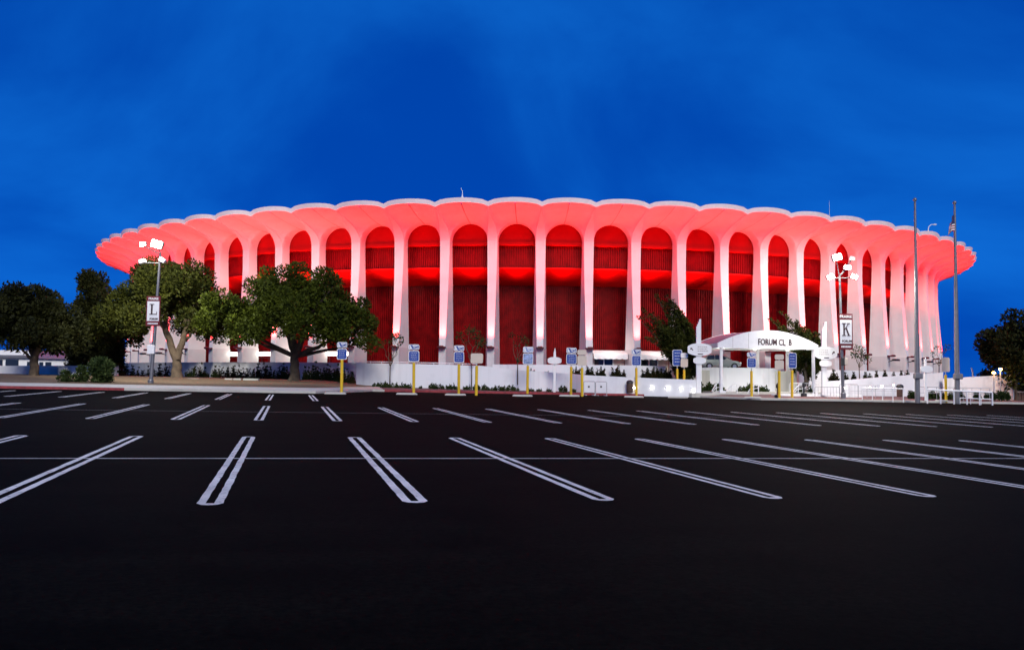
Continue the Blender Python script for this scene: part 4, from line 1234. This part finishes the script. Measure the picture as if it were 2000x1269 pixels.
q = cu_(3, -1, 0); gz_ = terr(q.x, q.y)
slab('step', 'pale entrance step in front of the canopy left half', M['kerb'], -3.2, 3.4, -1.4, -.6, gz_ + .12)
q = cu_(8, -1, 0); gz_ = terr(q.x, q.y)
slab('step', 'pale entrance step in front of the canopy right half', M['white'], 4.8, 13.5, -2.4, -1.2, gz_ + .14)
slab('step', 'raised pale landing under the canopy', M['kerb'], -0.5, 11.2, .0, 4.9, gz_ + .30)


# stair handrails: bent white tubes
def handrail(label, px, ytop, ybase, d_, wpx, lean):
    s = d_ / F; b = at(px, ybase, d_); W = wpx * s; H = at(px, ytop, d_).z - b.z
    t = thing('handrail', label, 'handrail', b, 'bent white stair handrails')
    p = [(-W, -.1), (-W * .9, H * .2), (-W * .35, H * .72), (-W * .05, H * .93), (W * .15, H), (W * .35, H * .93), (W * .42, H * .75), (W * .42, -.1)]
    mb = MB(); mb.tube([b + Vector((lean * x, 0, z)) for x, z in p], .05, 8); mb.build('top_rail', M['white'], t, smooth=60)
    mb = MB(); mb.tube([b + Vector((lean * -W * .72, 0, H * .12)), b + Vector((lean * -W * .3, 0, H * .45)), b + Vector((lean * W * .40, 0, H * .55))], .035, 8); mb.build('lower_rail', M['white'], t)
    mb = MB(); mb.tube([b + Vector((lean * -W * .2, 0, -.1)), b + Vector((lean * -W * .2, 0, H * .82))], .04, 8); mb.build('post', M['white'], t)


handrail('bent white handrail at the left canopy post', 1401, 747, 766, 85.6, 11, 1)
handrail('bent white handrail between the two left canopy posts and the deep blue sign', 1433, 748, 768, 85.4, 16, 1)
handrail('bent white handrail right of the deep blue sign', 1475, 748, 769, 85.6, 15, 1)
handrail('bent white handrail right of the violet blue sign', 1562, 750, 769, 86.2, 15, 1)
# dark turnstile-like stanchions
for px, y, lb in ((1519, 777, 'short dark fixture at the foot of the cream sign post'), (1570, 774, 'short dark fixture right of the violet blue sign')):
    b = hit(px, y); t = thing('stanchion', lb, 'stanchion', b)
    mb = MB(); mb.lathe(b, [(.28, 0), (.28, .25), (.2, .32)], 10); mb.build('base', M['black'], t)
    mb = MB(); mb.lathe(b + Z3 * .3, [(.1, 0), (.07, .5), (.16, .62), (.16, .85), (.06, 1.0)], 10); mb.build('head', M['black'], t)


# ------------------------------------------------------------------ silver car on the drive
def car(label, px, yb, d_):
    b = at(px, yb, d_) - Z3 * .12; t = thing('parked_car', label, 'car', b)
    L = 3.95; W = .86
    sec = [(-1.98, .55, .62, .80), (-1.93, .30, .88, .86), (-1.5, .26, .95, .86), (-.9, .25, .97, .86), (.2, .25, .97, .86), (1.0, .26, .92, .85), (1.6, .28, .80, .82), (1.9, .34, .66, .72), (1.98, .45, .58, .62)]
    mb = MB(); rows = []
    for x, z0, z1, w_ in sec:
        rows.append([b + Vector((x, y, z)) for y, z in ((-w_ * .92, z0), (-w_, (z0 + z1) / 2), (-w_ * .96, z1 - .04), (-w_ * .86, z1), (w_ * .86, z1), (w_ * .96, z1 - .04), (w_, (z0 + z1) / 2), (w_ * .92, z0), (-w_ * .92, z0))])
    mb.grid(rows, flip=True); mb.add(rows[0][:8], [tuple(range(8))]); mb.add(rows[-1][:8], [tuple(range(7, -1, -1))])
    mb.build('body', M['silver'], t, smooth=40)
    cab = [(-1.85, .93, .05), (-1.55, 1.36, .0), (-1.0, 1.50, 0), (-.3, 1.51, 0), (.15, 1.42, 0), (1.02, .92, .05)]
    mb = MB(); rows = []
    for x, z, _ in cab:
        k = (z - .9) / .6
        rows.append([b + Vector((x, y, zz_)) for y, zz_ in ((-.82, .9), (-.82 + .16 * k, max(.91, z - .05)), (-.7 + .16 * k, z), (.7 - .16 * k, z), (.82 - .16 * k, max(.91, z - .05)), (.82, .9))])
    mb.grid(rows, flip=True); mb.build('cabin', M['silver'], t, smooth=35)
    for pts in ([(-1.45, .98), (-1.35, 1.33), (-.75, 1.42), (-.72, .98)], [(-.64, .98), (-.66, 1.42), (-.3, 1.43), (.12, 1.34), (.45, 1.12), (.5, .98)]):
        mb = MB(); mb.prism(pts, b + Vector((0, -.845, 0)), X3, Z3, Y3, .05)
        mb.build('window', M['glass'], t)
    mb = MB(); mb.add([b + Vector(v) for v in ((.24, -.6, 1.42), (1.04, -.72, .97), (1.04, .72, .97), (.24, .6, 1.42))], [(0, 1, 2, 3)])
    mb.build('windscreen', M['glass'], t)
    for x in (-1.22, 1.25):
        for y in (-.80, .80):
            c = b + Vector((x, y, .32)); R = Matrix.Rotation(PI / 2, 3, 'X')
            for nm, prof, mm, par in (('wheel', [(.2, -.1), (.32, -.09), (.33, 0), (.32, .09), (.2, .1)], 'tyre', t),):
                mb = MB(); mb.lathe((0, 0, 0), prof, 20); mb.v = [tuple(R @ Vector(v) + c) for v in mb.v]; wo = mb.build(nm, M['tyre'], t, smooth=40)
            mb = MB(); mb.lathe((0, 0, 0), [(.19, -.105), (.2, 0), (.19, .105)], 12); mb.v = [tuple(R @ Vector(v) + c) for v in mb.v]; mb.build('rim', M['chrome'], wo)
    for y in (-.62, .62):
        mb = MB(); mb.box(b + Vector((1.88, y, .66)), (.18, .28, .12), bev=.04); mb.build('headlight', M['banner'], t)
        mb = MB(); mb.box(b + Vector((-1.95, y, .80)), (.08, .25, .16), bev=.03); mb.build('taillight', M['taillight'], t)
    mb = MB(); mb.box(b + Vector((.42, -.98, 1.0)), (.16, .2, .12), bev=.04); mb.build('mirror', M['silver'], t)


car('silver hatchback parked on the drive behind the canopy', 1406, 719, 91.6)
mb = MB(); c = at(1430, 722, 92.2); mb.box(c - Z3 * 1.2, (12, 3.6, 2.2), rz=.14)
tag(mb.build('driveway', M['kerb'], loc=c), 'raised drive behind the curved pale wall', None, None, 'structure')


# ------------------------------------------------------------------ railings and barriers
def barrier(label, px0, px1, ytop, ybase, d_, name='barrier', bars=7, m='galv', r=.025, rz=0.0, group='grey crowd barriers', feet=True, low=.14):
    b = at((px0 + px1) / 2, ybase, d_); W = (px1 - px0) * d_ / F; H = at(px0, ytop, d_).z - b.z
    t = thing(name, label, name.replace('_', ' '), b, group)
    R = Matrix.Rotation(rz, 3, 'Z')
    P = lambda x, z, y=0: b + R @ Vector((x, y, z))
    mb = MB(); mb.tube([P(-W / 2, 0), P(-W / 2, H * .93), P(-W / 2 + .08, H), P(W / 2 - .08, H), P(W / 2, H * .93), P(W / 2, 0)], r * 1.3, 6)
    mb.tube([P(-W / 2, H * low), P(W / 2, H * low)], r, 6); mb.build('frame', M[m], t)
    mb = MB()
    for i in range(1, bars): mb.tube([P(-W / 2 + W * i / bars, H * low), P(-W / 2 + W * i / bars, H)], r * .7, 5)
    if bars > 1: mb.build('bars', M[m], t)
    if feet:
        for s in (-1, 1):
            mb = MB(); mb.box(P(s * W * .38, .03), (.12, .6, .06), rz=rz + .3); mb.build('foot', M['white'], t)
    return t


b1 = barrier('grey barrier with a small dark badge, left of the pair by the ramp wall', 1140, 1162, 744.5, 772, 82, bars=1, low=.2)
mb = MB(); mb.box(at(1150, 755, 81.9), (.16, .03, .16)); mb.build('badge', M['black'], b1)
b1 = barrier('grey barrier with a small dark badge, right of the pair by the ramp wall', 1163.5, 1185, 745, 773, 82, bars=1, low=.2)
mb = MB(); mb.box(at(1174, 755, 81.9), (.16, .03, .16)); mb.build('badge', M['black'], b1)
barrier('grey slatted barrier between the right oval sign and canopy post', 1592, 1640, 755, 781, 83.0, bars=8, r=.022)
barrier('grey slatted barrier at the foot of the K lamp post', 1640, 1676, 750, 780, 84.5, bars=6, r=.022)
barrier('white fence of thin bars behind the canopy right post', 1543, 1600, 748, 768, 88.5, name='fence', bars=14, m='white', r=.03, group=None, feet=False)


def railing(label, pts, H, d0, posts, m='white', r=.05, extra=True):
    P = [at(px, y, d_) for px, y, d_ in pts]
    t = thing('railing', label, 'railing', P[0] - Z3 * H)
    mb = MB(); mb.tube(P, r, 8)
    if extra: mb.tube([p - Z3 * H * .5 for p in P], r * .6, 6)
    mb.build('top_rail', M[m], t)
    for i in range(posts):
        f = i / (posts - 1) * (len(P) - 1.0001); a = P[int(f)].lerp(P[int(f) + 1], f - int(f))
        mb = MB(); mb.tube([a, a - Z3 * (H + .15)], r * .9, 8); mb.build('post', M[m], t)


railing('white railing with posts between the K lamp post and the bare flagpole', [(1684, 757.5, 82), (1764, 759, 80.5)], 1.1, 82, 5, extra=False)
railing('thick white railing behind the two flagpoles', [(1811, 760.5, 79.2), (1876, 763.5, 78.3), (1938, 766, 77.5)], 1.1, 79, 6, r=.07, extra=False)
railing('thin grey railing behind the thick white one', [(1795, 755, 83.5), (1933, 758, 82.5)], 1.1, 82, 9, m='galv', r=.03)
railing('low white rail near the ground right of the flagpoles', [(1875, 777, 79.5), (1937, 779.5, 79)], .35, 79, 4, r=.04, extra=False)
railing('thin grey railing along the low wall right of the K lamp post', [(1660, 752, 85.5), (1760, 752.5, 85)], 1.05, 82, 7, m='galv', r=.025)


# trash bins
def bin_(label, px, ybase, ytop, d_):
    b = at(px, ybase, d_); H = at(px, ytop, d_).z - b.z; t = thing('trash_bin', label, 'bin', b, 'dark trash bins')
    mb = MB(); mb.lathe(b, [(.26, 0), (.29, .05), (.29, H * .72), (.31, H * .74)], 16); mb.build('body', M['brown'], t, smooth=40)
    mb = MB(); mb.lathe(b + Z3 * H * .74, [(.32, 0), (.32, H * .1), (.25, H * .2), (.1, H * .26)], 16); mb.build('lid', M['black'], t, smooth=40)


bin_('dark trash bin at the left end of the row of wall lights', 1230, 767, 742, 83.6)
bin_('dark trash bin left of the bare flagpole', 1758, 775, 750, 84.5)


# small wall lights
def wall_light(label, px, py, d_, group, e=0.8):
    p = at(px, py, d_); t = thing('wall_light', label, 'light', p, group)
    mb = MB(); mb.box(p + Y3 * .12, (.2, .16, .2), bev=.03); ho = mb.build('housing', M['white'], t)
    mb = MB(); mb.lathe((0, 0, 0), [(.075, 0), (.07, .03), (.03, .05)], 10); R = Matrix.Rotation(PI / 2, 3, 'X')
    mb.v = [tuple(R @ Vector(v) + p + Y3 * .03) for v in mb.v]; mb.build('lens', M['tiny'], ho)
    light('lamp', 'POINT', p - Y3 * .15, e, (1, .93, .8), t, shadow_soft_size=.06)


lab = ['bright wall light behind a yellow post beside the trash bin', 'bright wall light alone in the middle of the low wall', 'bright wall light just left of the twin yellow posts',
       'bright wall light behind the twin yellow posts', 'bright wall light nearest the large left oval sign']
for (px, py), l_ in zip(((1239, 757), (1273, 757), (1304, 758), (1330, 759), (1353, 761)), lab):
    wall_light(l_, px, py, 84.4 - (px - 1239) / 115 * .8 - .32, 'wall lights on the low wall')
lab = ['bright light on the rail just right of the K lamp post', 'faint bright light on the rail left of the trash bin', 'bright light at the middle of the right rail', 'bright light nearest the trash bin by the bare flagpole']
for (px, py), l_ in zip(((1651, 758), (1700, 757), (1723, 754), (1746, 752)), lab):
    wall_light(l_, px, py, 87.0, 'rail lights at right', 0.8)

# ------------------------------------------------------------------ left background
b = at(70, 742, 104)
hs = thing('low_building', 'low white building with a roof lit purple behind the left tree', 'building', b)
def hb(mb, x0, x1, y0, y1, d_, th, mi=0):
    a = at(x0, y1, d_); c = at(x1, y0, d_); mb.box(((a.x + c.x) / 2, d_ + th / 2, (a.z + c.z) / 2), (c.x - a.x, th, c.z - a.z), mi=mi)
mb = MB(); hb(mb, -60, 155, 698, 770, 104, 8); mb.build('wall', M['white'], hs)
mb = MB(); hb(mb, -64, 62, 684, 698, 103.7, 8); mb.build('parapet', M['white'], hs)
mb = MB(); hb(mb, -64, 62, 693.5, 698, 103.6, .3); mb.build('band', M['polegrey'], hs)
mb = MB(); A_ = [at(x, y, dd) for x, y, dd in ((62, 700, 103.6), (156, 702, 103.6), (140, 688, 107), (80, 686, 107))]
mb.add(A_ + [v + Z3 * .15 for v in A_], [(0, 1, 2, 3), (4, 5, 6, 7), (0, 1, 5, 4), (1, 2, 6, 5), (2, 3, 7, 6), (3, 0, 4, 7)]); mb.build('roof', M['purple'], hs)  # mauve base colour stands in for purple light on the roof
mb = MB(); c = at(142, 701, 103.4); mb.lathe(c - Z3 * .1, [(.75, 0), (.75, .3), (.55, .8), (.2, 1.1)], 14); mb.build('dome', M['cream'], hs, smooth=50)
for x0, x1, y0, y1 in ((10, 36, 702, 714), (88, 100, 707, 714), (52, 58, 706, 714), (76, 84, 707, 714), (-30, 5, 702, 714)):  # first pane is a dark sheet for the shaded carport opening
    mb = MB(); hb(mb, x0, x1, y0, y1 + 10, 103.93, .1); mb.build('window', M['glass'], hs)
mb = MB(); hb(mb, 141, 154, 708, 760, 103.9, .12); mb.build('door', M['kerb_red'], hs)
for px, py in ((141, 669), (151, 670)):
    p = at(px, py, 101); t = thing('street_light', 'small white street light in the gap between the left trees, ' + ('left of its pair' if px == 141 else 'right of its pair'), 'street light', p - Z3 * 4, 'paired street lights behind the left trees')
    mb = MB(); mb.tube([p - Z3 * 4.5, p], .05, 6); mb.build('pole', M['polegrey'], t)
    mb = MB(); mb.lathe(p - Z3 * .15, [(.1, 0), (.22, .1), (.22, .35), (.1, .45)], 12); mb.build('lamp_globe', M['lamp_soft'], t)
# dark bench and pale concrete seats
b = at(92, 745, 80); t = thing('park_bench', 'dark backless bench right of the thick left trunk', 'bench', b)
mb = MB(); mb.box(b + Z3 * .34, (1.35, .42, .1), bev=.02); mb.build('seat', M['polegrey'], t)
for s in (-.4, .4): mb = MB(); mb.box(b + Vector((s, 0, .1)), (.12, .36, .42)); mb.build('leg', M['polegrey'], t)
for x0, x1, q in ((281, 296, 'left of the lamp post base'), (299, 315, 'right of the lamp post base'), (317, 332, 'before the left foot of the forked trunk'), (336, 360, 'before the forked trunk'), (367, 388, 'right of the forked trunk'),
                  (440, 455, 'alone before the hedge between the two big trunks'), (457, 472, 'before the hedge left of the longest block'), (476, 506, 'longest, before the hedge left of the pine')):
    d_ = 80.5; a = at(x0, 745, d_); c = at(x1, 739, d_)
    o0 = Vector(((a.x + c.x) / 2, d_, a.z)); t = thing('concrete_bench', 'pale concrete bench block ' + q, 'bench', o0, 'concrete bench blocks by the left walk')
    mb = MB(); mb.box(o0 + Z3 * .18, (c.x - a.x, .45, .2), bev=.03); mb.build('seat', M['concrete'], t)
    for s in (-1, 1): mb = MB(); mb.box(o0 + Vector((s * (c.x - a.x) * .32, 0, -.05)), (.14, .36, .27)); mb.build('leg', M['concrete'], t)

# ------------------------------------------------------------------ right background
for px, y0, y1, m_, lb in ((1932, 756, 687, 'lamp_soft', 'tall thin lamp post with a pale light before the black tree'), (1941, 786, 729, 'orange', 'short lamp post with an orange light at the end wall, nearer one'), (1954, 784, 722, 'orange', 'short lamp post with an orange light at the end wall, taller one')):
    d_ = 88 if m_ == 'orange' else 104; b = at(px, y0, d_); tp = at(px, y1, d_); t = thing('lamp_post', lb, 'lamp post', b - Z3 * .3)
    tp.y = b.y; mb = MB(); mb.tube([b - Z3 * 1.2, tp], [.07, .045], 8); mb.build('pole', M['galv'], t)
    off = .25 if m_ != 'orange' else 0
    mb = MB(); mb.lathe(tp + X3 * off - Z3 * .06, [(.06, 0), (.15, .06), (.16, .16), (.06, .22)], 10); mb.build('lamp_globe', M[m_], t)
    if m_ == 'orange': light('lamp', 'POINT', tp - Y3 * .3, 40, (1, .45, .1), t, shadow_soft_size=.1)
b = at(1900, 732, 96); mb = MB(); mb.tube([b - Z3 * 1, b + Z3 * .2, b + Vector((-.12, 0, .75))], [.1, .09, .06], 8); mb.lathe(b - Z3 * .8, [(.16, 0), (.16, .25), (.1, .3)], 8)
tag(mb.build('vent_pipe', M['white'], loc=b), 'short white pipe rising behind the end wall', 'pipe')
t = thing('wood_fence', 'brown slatted fence at the right edge of the car park', 'fence', at(1995, 782, 90))
for i in range(9):
    p = at(1986 + i * 6, 782, 90); mb = MB(); mb.box(p + Z3 * .45, (.24, .05, 1.1)); mb.build('slat', M['brown'], t)
mb = MB(); a, c = at(1984, 765, 90), at(2040, 766, 90); mb.tube([a, c], .07, 6); mb.build('top_rail', M['cream'], t)
